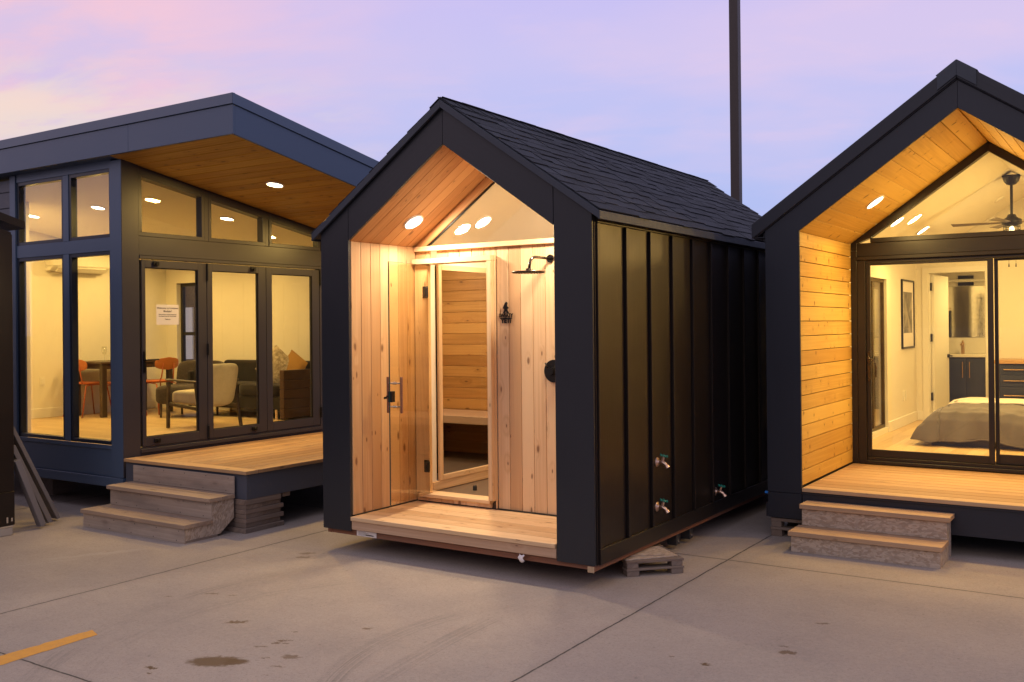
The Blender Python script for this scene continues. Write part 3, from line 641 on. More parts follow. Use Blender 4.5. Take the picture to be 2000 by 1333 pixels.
# hose taps on the side wall
tapm=None
for k,(ty,tz) in enumerate([(.967,.736),(.959,.408),(2.107,.352)]):
    X=Wc
    b=MB().lathe((X,ty,tz),[(0.0,.0),(.036,.001),(.034,.007),(.015,.010),(.013,.028)],20,(1,0,0)).tube([(X+.02,ty,tz),(X+.045,ty,tz),(X+.068,ty,tz-.012),(X+.080,ty,tz-.028)],[.014,.016,.013,.013],12)
    b.cyl((X+.076,ty,tz-.022),(X+.086,ty,tz-.038),.018,n=16).cyl((X+.045,ty,tz+.008),(X+.055,ty,tz+.045),.010)
    tp=part(b,'hose_tap','pinkbrass',cab)
    b=MB().lathe((X+.058,ty,tz+.048),[(.0,.006),(.012,.006),(.014,.002),(.024,.001)],16,(.25,0,1))
    for j in range(6):
        a_=j*math.pi/3; d=Vector((math.cos(a_)*.97,math.sin(a_),-.25*math.cos(a_))); b.cyl(Vector((X+.058,ty,tz+.05))+d*.018,Vector((X+.058,ty,tz+.05))+d*.031,.006,n=8)
    part(b,'tap_handle','green',tp)
# small fixings
b=MB().box(.328,.528,.027,.030,.136,.179); lb=part(b,'shipping_label','paper',cab)
b=MB()
for k in range(4): b.box(.345,.36+.03*k+.06,.026,.0268,.168-.008*k,.170-.008*k)
b.box(.42,.50,.026,.0268,.146,.152); part(b,'print','ink',lb)
b=MB().grid(lambda i,j:Vector((1.85+i*.04+.006*math.sin(j*9),-.004-.01*math.sin(j*3.),.185-j*.05-.01*math.sin(i*3.1))),6,6); part(b,'torn_wrap','paper',cab,solid=.002)
for (ya,yb) in ((1.40,1.46),(1.66,1.72)):
    b=MB().box(2.385,2.398,ya,yb,.03,.148).box(2.32,2.385,ya,ya+.006,.03,.148); bk=part(b,'floor_bracket','steel',cab,.001)
    b=MB().cyl((2.399,ya+.03,.06),(2.404,ya+.03,.06),.008,n=10); part(b,'bolt','chrome',bk)
b=MB().lathe((.62,1.2,.34),[(0,.045),(.015,.045),(.018,.03),(.018,0)],16); part(b,'door_stop','rubber',cab)
# ---------------- pallets, blocks
def pallet(name,label,loc,rz,w,d,osbtop=False,H=.113,cat='pallet',group=None):
    th=thing(name,label,cat,loc,rz,group,local=True)
    h=H/4
    for k,(a0) in enumerate((0,(w-.09)/2,w-.09)):
        if w<.5 and k==1: continue
        b=MB()
        for j in range(3): b.box(a0,a0+.09,j*(d-.09)/2,j*(d-.09)/2+.09,0,h*1.5,'y')
        b.box(a0+.002,a0+.088,0.002,d,h*2.5,h*3.3,'y').box(a0+.002,a0+.088,.004,d-.002,h*1.9,h*2.5-.001,'y') if False else None
        for j in range(3): b.box(a0+.002,a0+.085,j*(d-.09)/2+.001,j*(d-.09)/2+.088,h*2.05,h*3.4,'y')
        part(b,'block','oldwood',th,.003,each=True)
    b=MB().box(0-.004,w+.004,-.005,.095,h*1.5+.0005,h*2.05-.0005,'x').box(-.003,w+.002,(d-.09)/2,(d+.09)/2,h*1.5+.0005,h*2.05-.0005,'x').box(-.003,w+.003,d-.09,d,h*1.5+.0005,h*2.05-.0005,'x'); part(b,'bottom_board','oldwood',th,.002,each=True)
    b=MB(); n=max(3,int(d/.12))
    for j in range(n): b.box(-.003+.004*math.sin(j*5),w+.003,j*d/n,j*d/n+d/n*.82,h*3.4+.0005,h*4.1,'x')
    part(b,'top_board','oldwood',th,.002,each=True)
    if osbtop:
        b=MB().obox((-.0,.02,h*4.1+.001),(w*.95,.03,0),(-.02,.30,0),(0,0,.009)); b.obox((.06,.10,h*4.1+.011),(w*.6,-.03,0),(.05,.25,0),(0,0,.007)); part(b,'packing_board','osb',th,.001)
    return th
pallet('pallet','weathered half pallet with packing boards under the side of the black sauna cabin',(2.445,.453,0),math.atan2(.304,.288),.42,.9,True,H=.104)
pallet('pallet','grey pallet under the front pillar of the pine lined gabled cabin',(2.86,2.265,0),0,.75,.95,H=.145)
# ================================================================== LEFT HOUSE
WARM_L=(1,.635,.17)
LX,LY=-2.687,.080
h=thing('modular_house','slate blue modular house with single slope roof and folding glass doors','house',(-4.8,2,0))
fb0=3.400; fs=-.179; RX1=-.968; RY0=-.040; LB=3.95; LXL=-7.1
def zs(y): return fb0+fs*(y-RY0)
# roof
b=MB().yz([(RY0+.03,zs(RY0+.03)+.018),(4.5,zs(4.5)+.018),(4.5,zs(4.5)+.34),(RY0+.03,zs(RY0+.03)+.34)],-7.7,RX1-.03); part(b,'roof','navy_metal',h)
b=MB().box(-7.7,-2.40-.0015,RY0,RY0+.024,fb0,3.65,'x').box(-2.40+.0015,RX1,RY0,RY0+.024,fb0,3.65,'x')
b.yz([(RY0+.0245,zs(RY0)-.004),(4.5,zs(4.5)),(4.5,zs(4.5)+.25),(RY0+.0245,zs(RY0)+.246)],RX1-.024,RX1-.0005)
part(b,'fascia','navy',h,.0015)
b=MB().box(-7.72,RX1+.012,RY0-.014,RY0+.02,3.654,3.745,'x').yz([(RY0-.0135,zs(RY0)+.254),(4.5,zs(4.5)+.254),(4.5,zs(4.5)+.346),(RY0-.0135,zs(RY0)+.346)],RX1-.02,RX1+.0125)
part(b,'roof_flashing','navy_metal',h,.002)
b=MB(); y=RY0+.0255
while y<4.3:
    y1=min(y+.138,4.4); x0=-7.6 if y<LY-.13 else LX-.02
    b.obox((x0 if y1<LY+.02 else LX-.03,y,zs(y)+.0015),((RX1-.025)-(x0 if y1<LY+.02 else LX-.03),0,0),(0,y1-y-.007,fs*(y1-y-.007)),(0,0,.014),(1,0,0)); y=y1
part(b,'soffit','stain_soffit',h,.0015)
lamp(h,(-1.774,1.179,zs(1.179)-.002),(0,fs,-1),.075,40,WARM_L)
lamp(h,(-1.85,2.80,zs(2.80)-.002),(0,fs,-1),.075,30,WARM_L)
# face A (towards the camera)
b=MB().box(-2.87,LX-.0,LY,LY+.14,.336,zs(LY)+.0,'z')       # corner post face
b.box(-4.61,-4.505,LY,LY+.12,.336,zs(LY)+.01,'z')
part(b,'corner_post','navy',h,.003,each=True)
b=MB().box(-4.504,-2.871,LY+.012,LY+.12,.336,.595,'x').box(-4.504,-2.871,LY+.012,LY+.12,2.515,2.645,'x').box(-4.504,-2.871,LY+.012,LY+.12,3.31,3.40,'x')
b.box(-4.504,-2.871,LY+.004,LY+.012,.597,.64,'x').box(-3.66,-3.565,LY+.012,LY+.11,.64,2.515,'z').box(-3.66,-3.565,LY+.012,LY+.11,2.645,3.31,'z')
b.box(LXL,LX,LY-.006,LY+.11,.24,.332,'x')
part(b,'window_wall','navy',h,.003)
b=MB(); zz=.34
while zz<3.35:
    b.obox((LXL,LY+.012,zz),(-4.612-LXL,0,0),(0,.1,0),(0,0,min(.17,3.36-zz)-.006),(1,0,0)); zz+=.17
part(b,'lap_siding','deckskirt',h,.003)
def win_l(x0,x1,z0,z1):
    f=MB(); ring_xz(f,x0,x1,z0,z1,.035,LY+.02,LY+.09); fo=part(f,'window',h_mat,h,.002)
    b=MB().box(x0+.03,x1-.03,LY+.05,LY+.056,z0+.03,z1-.03); part(b,'pane','glass',fo)
h_mat='rframe'
M['navy_dark']=paint('dark_navy_frame',(.014,.020,.036),.35,.05,.1); h_mat='navy_dark'
win_l(-4.504,-3.66,.64,2.515); win_l(-3.565,-2.871,.64,2.515); win_l(-4.504,-3.66,2.645,3.31); win_l(-3.565,-2.871,2.645,3.31)
# door wall (faces the deck)
b=MB().yz([(LY+.001,.336),(.272,.336),(.272,zs(.272)),(LY+.001,zs(LY))],LX-.13,LX+.003,(0,0,1)); part(b,'corner_post','graydoor',h,.003)
b=MB().box(LX-.12,LX-.004,.273,2.76,.30,.552,'y').box(LX-.12,LX-.002,.273,2.76,2.475,2.66,'y').box(LX-.10,LX+.008,.273,2.76,2.443,2.472,'y')
b.yz([(.273,zs(.273)-.10),(2.76,zs(2.76)-.085),(2.76,zs(2.76)-.002),(.273,zs(.273)-.002)],LX-.12,LX-.006).box(LX-.12,LX,2.72,LB,.30,2.44,'z').yz([(2.76,2.44),(LB,2.44),(LB,zs(LB)),(2.76,zs(2.76))],LX-.12,LX)
part(b,'door_wall','graydoor',h,.002)
def zt(y): return 3.255-.163*(y-.3)
for (y0,y1) in ((.273,1.06),(1.11,1.885),(1.945,2.74)):
    f=MB(); w=.038; x0,x1=LX-.09,LX-.002
    zb0,zb1=2.662,2.702; top=lambda y_:zt(y_)
    f.box(x0,x1,y0,y1,zb0,zb1,'y'); f.yz([(y0,zb1),(y0+w,zb1),(y0+w,top(y0+w)+.004),(y0,top(y0)+.004)],x0,x1,(0,0,1)); f.yz([(y1-w,zb1),(y1,zb1),(y1,top(y1)+.004),(y1-w,top(y1-w)+.004)],x0,x1,(0,0,1))
    f.yz([(y0,top(y0)+.0045),(y1,top(y1)+.0045),(y1,top(y1)+.055),(y0,top(y0)+.055)],x0,x1)
    fo=part(f,'transom_window','graydoor',h,.002)
    b=MB().yz([(y0+.03,2.695),(y1-.03,2.695),(y1-.03,top(y1-.03)+.02),(y0+.03,top(y0+.03)+.02)],LX-.05,LX-.044); part(b,'pane','glass_dirty',fo)
for yy_ in (1.061,1.886):
    b=MB().yz([(yy_,2.662),(yy_+.048,2.662),(yy_+.048,zs(yy_)-.09),(yy_,zs(yy_)-.09)],LX-.1,LX-.004,(0,0,1)); part(b,'mullion','graydoor',h,.002)
b=MB().box(LX-.11,LX+.012,.273,2.74,.555,.592,'y').box(LX-.07,LX-.01,.273,2.74,.592,.607,'y'); part(b,'door_track','graydoor',h,.002)
doors=[(.302,1.078,.342,.972),(1.086,1.888,1.153,1.781),(1.896,2.712,1.978,2.60)]
for k,(y0,y1,g0,g1) in enumerate(doors):
    f=MB().box(LX-.055,LX-.004,y0,g0,.612,2.432,'z').box(LX-.055,LX-.004,g1,y1,.612,2.432,'z').box(LX-.055,LX-.004,g0,g1,.612,.702,'y').box(LX-.055,LX-.004,g0,g1,2.358,2.432,'y')
    d=part(f,'folding_door','graydoor',h,.002)
    b=MB().box(LX-.032,LX-.026,g0-.005,g1+.005,.697,2.363); part(b,'pane','glass_dirty',d)
    b=MB(); ring_yz(b,g0,g1,.702,2.358,.008,LX-.024,LX-.014); part(b,'glazing_bead','blackmetal',d)
    if k==0:
        b=MB().box(LX-.003,LX+.006,.308,.334,1.33,1.54).tube([(LX+.006,.321,1.455),(LX+.05,.321,1.455),(LX+.055,.335,1.456),(LX+.052,.45,1.458)],.008,10).cyl((LX+.006,.321,1.37),(LX+.012,.321,1.37),.008); part(b,'door_handle','blackmetal',d,.001)
for (yy_,zz_) in ((.46,2.40),(1.70,2.40),(.46,.66),(1.70,.66)):
    b=MB().box(LX-.003,LX+.016,yy_-.035,yy_+.035,zz_-.02,zz_+.02).cyl((LX+.016,yy_,zz_-.005),(LX+.035,yy_,zz_-.005),.015); part(b,'shoot_bolt','blackmetal',h,.003)
for yy_ in (1.082,):
    for z0,z1 in ((2.25,2.43),(1.48,1.60),(.61,.75)):
        b=MB().cyl((LX+.006,yy_,z0),(LX+.006,yy_,z1),.011,n=12); part(b,'hinge','blackmetal',h)
for z0,z1 in ((2.25,2.43),(.70,.82)):
    b=MB().cyl((LX+.006,2.722,z0),(LX+.006,2.722,z1),.011,n=12); part(b,'hinge','blackmetal',h)
# interior shell of the house
FZ=.58
b=MB(); yy_=LY+.12; k=0
rg=random.Random(11)
while yy_<3.9:
    xx=-7.0-rg.random()*1.2
    while xx<LX-.12:
        x1=min(xx+1.3,LX-.115); xa=max(xx,-7.0)
        if x1>xa: b.box(xa,x1-.0015,yy_,yy_+.1485,FZ-.02,FZ,'x')
        xx+=1.3
    yy_+=.15
part(b,'interior_floor','oak',h)
b=MB().box(-7.08,LX-.12,LY+.12,LB,.30,FZ-.021); part(b,'floor_frame','oldwood',h)
b=MB().box(-7.08,-6.95,LY+.12,LB,FZ,3.36).box(-6.949,-5.42,LY+.121,.77,FZ,3.36)
wx0,wx1,wz0,wz1=-6.70,-5.95,.93,2.44
b.box(-6.949,wx0,3.80,LB,FZ,3.05).box(wx0,wx1,3.80,LB,FZ,wz0).box(wx0,wx1,3.80,LB,wz1,3.05).box(wx1,LX-.12,3.80,LB,FZ,3.05)
part(b,'interior_wall','white',h)
b=MB().yz([(LY+.12,zs(LY+.12)-.004),(LB,zs(LB)-.004),(LB,zs(LB)+.03),(LY+.12,zs(LY+.12)+.03)],-7.08,LX-.1215); part(b,'interior_ceiling','ceil',h)
b=MB().box(-6.9495,-6.935,.785,3.79,FZ,FZ+.13,'y').box(-6.934,LX-.13,3.785,3.7995,FZ,FZ+.13,'x').box(-6.93,-5.44,.771,.785,FZ,FZ+.13,'x'); part(b,'baseboard','whitetrim',h,.004)
f=MB(); ring_xz(f,wx0+.002,wx1-.002,wz0+.002,wz1-.002,.05,3.87,3.92); f.box(wx0+.05,wx1-.05,3.875,3.915,1.66,1.71,'x'); fo=part(f,'rear_window','rframe',h,.002)
b=MB().box(wx0+.05,wx1-.05,3.89,3.895,wz0+.05,wz1-.05); part(b,'pane','glass',fo)
b=MB().box(wx0-.02,wx1+.02,3.775,3.7995,wz0-.02,wz0,'x'); part(b,'window_sill','whitetrim',h,.003)
b=MB().box(-6.9495,-6.944,1.79,1.865,1.01,1.13).box(-6.944,-6.940,1.805,1.85,1.03,1.11); part(b,'wall_outlet','whitetrim',h,.002)
for (lx,ly) in ((-4.716,1.19),(-6.075,1.2),(-4.72,2.82),(-6.05,2.82),(-3.45,2.0)):
    lamp(h,(lx,ly,zs(ly)-.006),(0,fs,-1),.072,(23 if lx<-4 else 13),WARM_L)
# ---- deck and steps
dk=thing('timber_deck','low timber deck with slate blue skirt in front of the folding doors','deck',(-1.8,1.6,0))
b=MB(); xx=-2.50; b.box(-2.655,-.965,.062,.20,.500,.53,'x').box(-1.105,-.965,.2035,3.3,.500,.53,'y')
x=-2.665
while x<-1.11:
    x1=min(x+.139,-1.108); b.box(x,x1-.011,.2035,3.3,.500,.5295,'y'); x+=.139
part(b,'deck_boards','deck_l',dk,.003,2)
part(MB().box(-2.65,-1.02,.12,3.28,.42,.45,'y'),'frame_or_light_block','rblack',dk); b=MB().box(-2.655,-.985,.085,.11,.284,.4985,'x').box(-1.01,-.984,.111,3.3,.284,.4985,'y'); part(b,'skirt','deckskirt',dk,.002)  # rblack plate is added below the boards to keep their gaps dark
st=thing('wooden_steps','weathered plywood stair leading up to the low deck of the slate blue house','steps',(-1.8,-.2,0))
for (y0,y1,z0,z1) in ((-.485,-.345,.120,.155),(-.343,-.203,.120,.155),(-.225,-.09,.298,.33),(-.088,.045,.298,.33)):
    pass
b=MB().box(-2.505,-1.083,-.485,-.345,.120,.155,'x').box(-2.505,-1.083,-.342,-.190,.120,.155,'x'); part(b,'tread','tread',st,.003,2)
b=MB().box(-2.505,-1.083,-.225,-.092,.298,.331,'x').box(-2.505,-1.083,-.089,.045,.298,.331,'x'); part(b,'tread','tread',st,.003,2)
for (y_,z0,z1) in ((-.468,.0,.1185),(-.196,.156,.2965),(.046,.332,.482)):
    b=MB().box(-2.488,-1.10,y_,y_+.012,z0,z1,'x'); part(b,'riser','plywood',st,.001)
    b=MB()
    for k in range(5): b.cyl((-2.40+k*.3,y_-.001,z0+.02),(-2.40+k*.3,y_+.002,z0+.02),.0045,n=8).cyl((-2.33+k*.29,y_-.001,z1-.02),(-2.33+k*.29,y_+.002,z1-.02),.0045,n=8)
    part(b,'screw_heads','rubber',st)
for X in (-2.487,-1.116):
    b=MB().yz([(-.455,.02),(-.455,.119),(-.183,.119),(-.183,.297),(.045,.297),(.045,.13),(-.10,.02)],X,X+.0155,(0,.6,1)); part(b,'stringer','osb',st)
    b=MB().box(X,X+.015,-.455,-.13,0,.019,'y'); part(b,'foot','oldwood',st)
b=MB().box(-2.47,-2.43,.0,.04,.16,.29).box(-2.47,-1.12,-.02,.02,.16,.19,'x'); part(b,'bearer','oldwood',st)
sk=thing('timber_stack','stack of weathered timber blocks holding up the deck corner','timber stack',(-1.2,.3,0))
rg=random.Random(5)
lay=[(0,.040),(.041,.079),(.080,.118),(.119,.157),(.158,.196),(.197,.235),(.236,.283)]
for k,(z0,z1) in enumerate(lay):
    o_=rg.uniform(-.02,.02); b=MB()
    if k==0: b.box(-1.33,-.968,.055,.50,z0,z1,'y')
    elif k%2: b.box(-1.30+o_,-.99,.078,.265,z0,z1,'x').box(-1.29,-.99-abs(o_)*.5,.268,.47+o_,z0,z1,'x')
    else: b.box(-1.31,-1.15,.07+abs(o_),.48+o_,z0,z1,'y').box(-1.14,-.985,.075,.50+o_,z0,z1,'y')
    if k==6: b.box(-1.1,-.995,.51,.60,z0+.01,z1,'y')
    part(b,'timber','oldwood',sk,.003)
b=MB()
for (xx,yy_) in ((-7.0,.2),(-4.6,.35),(-3.1,3.6),(-2.75,.25)): b.box(xx,xx+.3,yy_,yy_+.3,0,.238)
part(b,'footing','oldwood',h,each=True)
# notice on the door
nt=thing('paper_notice','white printed welcome notice taped inside the folding door with the lever handle','notice',(LX-.02,.61,1.9))
X=LX-.0235
b=MB().box(X-.001,X,.480,.745,1.797,1.998); part(b,'sheet','paper',nt)
def tline(s_,y_,z_,sz): text_part(s_,sz,'ink',nt,(X+.0008,y_,z_),(0,1,0),(0,0,1),.0003,.0004)
tline('Welcome to Irontown',.612,1.963,.027); tline('Modular!',.612,1.932,.027); tline('Please feel free to look around and',.612,1.899,.0145); tline('let us know if you have any questions',.612,1.882,.0135); tline('Thank you',.612,1.853,.015)
# ---- interior furniture
tb=thing('dining_table','dark wood dining table with square legs behind the blue corner windows','table',(-6.5,2.8,FZ))
b=MB().box(-6.88,-6.18,2.20,3.36,1.295,1.325,'y').box(-6.84,-6.22,2.25,3.31,1.225,1.294,'y'); part(b,'table_top','darkwood',tb,.006,2)
for (xx,yy_) in ((-6.86,2.22),(-6.27,2.22),(-6.86,3.27),(-6.27,3.27)):
    b=MB().box(xx,xx+.07,yy_,yy_+.07,FZ,1.2935,'z'); part(b,'leg','darkwood',tb,.004)
def chair():
    c=thing('dining_chair','orange dining chair at the near end of the dark table','chair',(0,0,0),0,'orange chairs round the dining table',local=True)
    # faces +y ; seat height .45
    b=MB().puff((0,.02,.455),(.20,0,0),(0,.20,0),(0,0,.016),.55); part(b,'seat','orange',c)
    def bk(i,j):
        a=(i-.5)*2; zc=(j-.5)*2; w=.20*math.sqrt(max(0,1-abs(zc)**3.2)) if abs(zc)<1 else 0
        return Vector((a*w,-.215+.035*(a*w/.2)**2-.012*zc,.70+.085*zc))
    b=MB().grid(bk,16,12); part(b,'backrest','orangeshell',c,solid=.010)
    for sx in (-1,1):
        b=MB().tube([(sx*.20,-.26,0),(sx*.165,-.17,.42),(sx*.14,.0,.435),(sx*.165,.15,.42),(sx*.20,.22,0)],.0095,8); part(b,'leg_loop','orangemetal',c)
        b=MB().tube([(sx*.13,-.05,.436),(sx*.12,-.17,.445),(sx*.10,-.195,.52),(sx*.09,-.222,.70)],.0085,8); part(b,'back_post','orangemetal',c)
    return c
c0=chair(); c0.location=(-6.66,2.33,FZ); c0.rotation_euler=(0,0,.05)
for (xx,yy_,rz,lb) in ((-6.12,3.03,1.62,'orange dining chair seen through the folding door below its white notice'),(-6.20,2.52,1.5,'orange dining chair half hidden behind the blue grey corner post')):
    c=copy_tree(c0); c.location=(xx,yy_,FZ); c.rotation_euler=(0,0,rz); c['label']=lb
for k,(xx,yy_) in enumerate(((-6.45,2.42),(-6.32,2.62))):
    b=MB().lathe((xx,yy_,1.3255),[(.0,.001),(.034,.002),(.03,.005),(.004,.012),(.0035,.085),(.02,.10),(.037,.13),(.038,.165),(.031,.20),(.0295,.20),(.036,.165),(.035,.131),(.018,.104),(0,.096)],20)
    o_=part(b,'wine_glass','clearglass',O=(xx,yy_,1.3255)); tag(o_,['clear stemmed glass on the dark table, nearer the end chair','clear stemmed glass on the dark table beside the corner post'][k],'wine glass','glasses on the dining table')
ac=thing('air_conditioner','white wall mounted air conditioner high behind the blue windows','air conditioner',(-6.8,2.3,2.7))
b=MB().yz([(1.88,2.62),(2.765,2.62),(2.765,2.86),(1.88,2.86)],-6.9485,-6.76).prism([(-6.9485,1.88,2.62),(-6.9485,1.88,2.56),(-6.84,1.88,2.56),(-6.76,1.88,2.62)],(0,.855,0),(0,1,0)); part(b,'casing','acwhite',ac,.012,2)
b=MB().obox((-6.83,1.95,2.556),(.07,0,.056),(0,.71,0),(.012,0,-.016)); part(b,'louvre','acwhite',ac,.003)
am=thing('armchair','ivory boucle armchair with dark wooden arms, its back to the glass doors','armchair',(-4.02,2.10,FZ),R(93),local=True)
# faces local +y -> world -x
b=MB().puff((0,.03,.36),(.27,0,0),(0,.27,0),(0,0,.085),.4); part(b,'seat','ivory',am)
b=MB().puff((0,-.235,.50),(.275,0,0),(0,.06,-.012),(0,-.055,.255),.35); part(b,'backrest','ivory',am)
for sx in (-1,1):
    b=MB().obox((sx*.305-.018,.24,0),(.036,0,0),(0,.04,0),(0,-.02,.55)); part(b,'leg','darkwood',am,.006)
    b=MB().obox((sx*.305-.018,-.33,0),(.036,0,0),(0,.04,0),(0,.10,.56)); part(b,'leg','darkwood',am,.006)
    b=MB().obox((sx*.305-.03,-.26,.545),(.06,0,0),(0,.54,.02),(0,0,.022)); part(b,'armrest','darkwood',am,.008)
    b=MB().obox((sx*.305-.012,-.26,.22),(.024,0,0),(0,.50,.05),(0,0,.04)); part(b,'side_rail','darkwood',am,.004)
lc=thing('lounge_chair','speckled dark grey lounge chair behind the ivory armchair','armchair',(-5.35,2.95,FZ),R(200),local=True)
b=MB().puff((0,0,.30),(.36,0,0),(0,.33,0),(0,0,.13),.35); part(b,'seat','speckle',lc)
b=MB().puff((0,-.30,.50),(.36,0,0),(0,.08,0),(0,-.03,.24),.4); part(b,'backrest','speckle',lc)
for sx in (-.27,.27):
    for sy in (-.25,.25): part(MB().cyl((sx,sy,0),(sx,sy,.2),.014,.02,n=10),'leg','darkwood',lc)
sf=thing('sofa','black sofa with brown side panel behind the glass doors of the slate blue house','sofa',(-4.6,3.45,FZ))
b=MB().box(-5.48,-3.74,3.10,3.76,FZ+.12,FZ+.30,'x'); part(b,'base','blacksofa',sf,.03,3)
for xa,xb in ((-5.46,-4.62),(-4.60,-3.76)):
    b=MB().puff(((xa+xb)/2,3.38,FZ+.37),((xb-xa)/2,0,0),(0,.29,0),(0,0,.08),.3); part(b,'seat_cushion','blacksofa',sf)
b=MB().box(-5.48,-3.72,3.62,3.775,FZ+.12,FZ+.735,'x'); part(b,'backrest','blacksofa',sf,.05,4)
b=MB(); 
for k in range(5): b.box(-3.74,-3.66,3.06,3.775,FZ+.03+k*.122,FZ+.03+k*.122+.120,'y')
part(b,'arm','rust',sf,.008,2)
b=MB().box(-5.56,-5.485,3.08,3.775,FZ+.12,FZ+.60,'y'); part(b,'arm','blacksofa',sf,.02,3)
for (xx,yy_) in ((-5.4,3.15),(-3.85,3.11),(-5.4,3.7),(-3.85,3.7)):
    b=MB().cyl((xx,yy_,FZ),(xx,yy_,FZ+.13),.014,.02,n=10); part(b,'foot','trim_wood',sf)
def cushion(name,lb,loc,rot,mat,group):
    def fn(i,j):
        a=(i-.5)*2; c=(j-.5)*2; k=(1-a*a)*(1-c*c); pin=1-.10*(1-abs(a))*(abs(c)**2)-.0; pin2=1-.10*(1-abs(c))*(abs(a)**2)
        return a*.21*pin,c*.21*pin2,.065*max(0,k)**.4
    b=MB()
    for s_ in (-1,1): b.grid(lambda i,j:Vector((fn(i,j)[0],s_*fn(i,j)[2],fn(i,j)[1])),14,14)
    o_=part(b,name,mat); o_.location=loc; o_.rotation_euler=rot; tag(o_,lb,'cushion',group)
cushion('cushion','cream patterned cushion standing on the black sofa',(-4.16,3.40,FZ+.66),(R(-14),R(40),R(15)),'cushw','cushions on the sofa')
cushion('cushion','mustard yellow cushion standing on the black sofa',(-3.94,3.48,FZ+.62),(R(-16),R(24),R(-12)),'mustard','cushions on the sofa')
# ================================================================== RIGHT CABIN
WARM_R=(1,.645,.19)
rc=thing('gable_cabin','blue black gabled cabin with pine lined porch and bedroom behind sliding glass','cabin',(4.31,2.25,0))
X0,Y0=2.839,2.251; A=4.31; X1=2*A-X0; eiw=.281; rik,ria=2.502,3.342; rez,raz,rbz,rdz=2.514,3.55,.157,.418
rs=(raz-rez)/(A-X0); ris=(ria-rik)/(A-X0-eiw); YB=3.894; RD=9.6
def rzo(x): return raz-rs*abs(x-A)
def rzi(x): return ria-ris*abs(x-A)
b=MB()
for sg in (0,1):
    X=(lambda v:v) if sg==0 else (lambda v:2*A-v)
    b.xz([(X(X0),.368),(X(X0+eiw),.368),(X(X0+eiw),rik),(X(A),ria),(X(A),raz),(X(X0),rez)] if sg==0 else [(X(X0),.368),(X(X0+eiw),.368),(X(X0+eiw),rik),(X(A-.001),ria),(X(A-.001),raz),(X(X0),rez)],Y0,Y0+.024,(0,0,1))
part(b,'front_trim','rblack',rc,.0015)
b=MB().box(X0+.002,X0+eiw-.002,Y0+.003,Y0+.026,rbz,.365,'x').box(X1-eiw,X1-.002,Y0+.003,Y0+.026,rbz,.365,'x'); part(b,'corner_plinth','rblack',rc,.0015,each=True)
b=MB().box(X0,X0+.13,Y0+.0275,4.93,rbz,2.51,'z').box(X0,X0+.14,5.97,RD,rbz,2.51,'z').box(X0,X0+.14,4.93,5.97,rbz,.545,'z').box(X0,X0+.14,4.93,5.97,2.245,2.51,'z').box(X0+.13,X0+eiw-.02,Y0+.0275,YB-.01,rbz+.02,2.505,'z')
part(b,'side_wall','rblack',rc)
b=MB()
for k in range(18): b.box(X0-.024,X0,Y0+.35+k*.4,Y0+.395+k*.4,.28,2.42,'z')
b.box(X0-.02,X0,Y0+.02,RD,2.43,2.50,'y').box(X0-.02,X0,Y0+.02,RD,rbz,.27,'y'); part(b,'wall_trim','rblack',rc)
b=MB().box(X1-.13,X1,Y0+.0275,RD,rbz,2.51,'z').box(X1-eiw+.02,X1-.13,Y0+.0275,YB-.01,rbz+.02,2.505,'z'); part(b,'side_wall','rblack',rc)
b=MB().xz([(X0,rbz),(X1,rbz),(X1,rez),(A,raz-.01),(X0,rez)],RD,RD+.1); part(b,'rear_wall','rblack',rc)
b=MB()
for xa,xb in ((X0-.09,A),(A,X1+.09)): b.xz([(xa,rzo(xa)+.002),(xb,rzo(xb)+.002),(xb,rzo(xb)+.128),(xa,rzo(xa)+.128)],Y0-.012,RD+.2,(1,0,rs if xa<A else -rs))
part(b,'roof','rblack',rc,.004)
b=MB()
for xa,xb in ((X0-.105,A),(A,X1+.105)):
    b.xz([(xa,rzo(xa)+.012),(xb,rzo(xb)+.012),(xb,rzo(xb)+.134),(xa,rzo(xa)+.134)],Y0-.028,Y0-.0125,(1,0,rs if xa<A else -rs))
    b.xz([(xa,rzo(xa)+.129),(xb,rzo(xb)+.129),(xb,rzo(xb)+.136),(xa,rzo(xa)+.136)],Y0-.012,RD+.2,(0,1,0))
part(b,'roof_flashing','rblack',rc,.003)
b=MB()
for sg in (-1,1):
    ex=Vector((sg,0,-rs)).normalized(); nn=Vector((sg*rs,0,1)).normalized(); p=Vector((A,Y0-.034,raz+.137))
    b.obox(p+nn*.002,ex*.17,Vector((0,6,0)),nn*.006,(0,1,0)); b.obox(p+Vector((0,-.004,-.11)),ex*.165+Vector((0,0,0)),Vector((0,.004,0)),Vector((0,0,.118)))
part(b,'ridge_cap','drip',rc,.002)
b=MB().box(X0-.1,X0-.002,Y0-.005,RD,rzo(X0-.05)-.02,rzo(X0-.05)-.012,'y').box(X1+.002,X1+.1,Y0-.005,RD,rzo(X0-.05)-.02,rzo(X0-.05)-.012,'y'); part(b,'eave_soffit','rblack',rc)
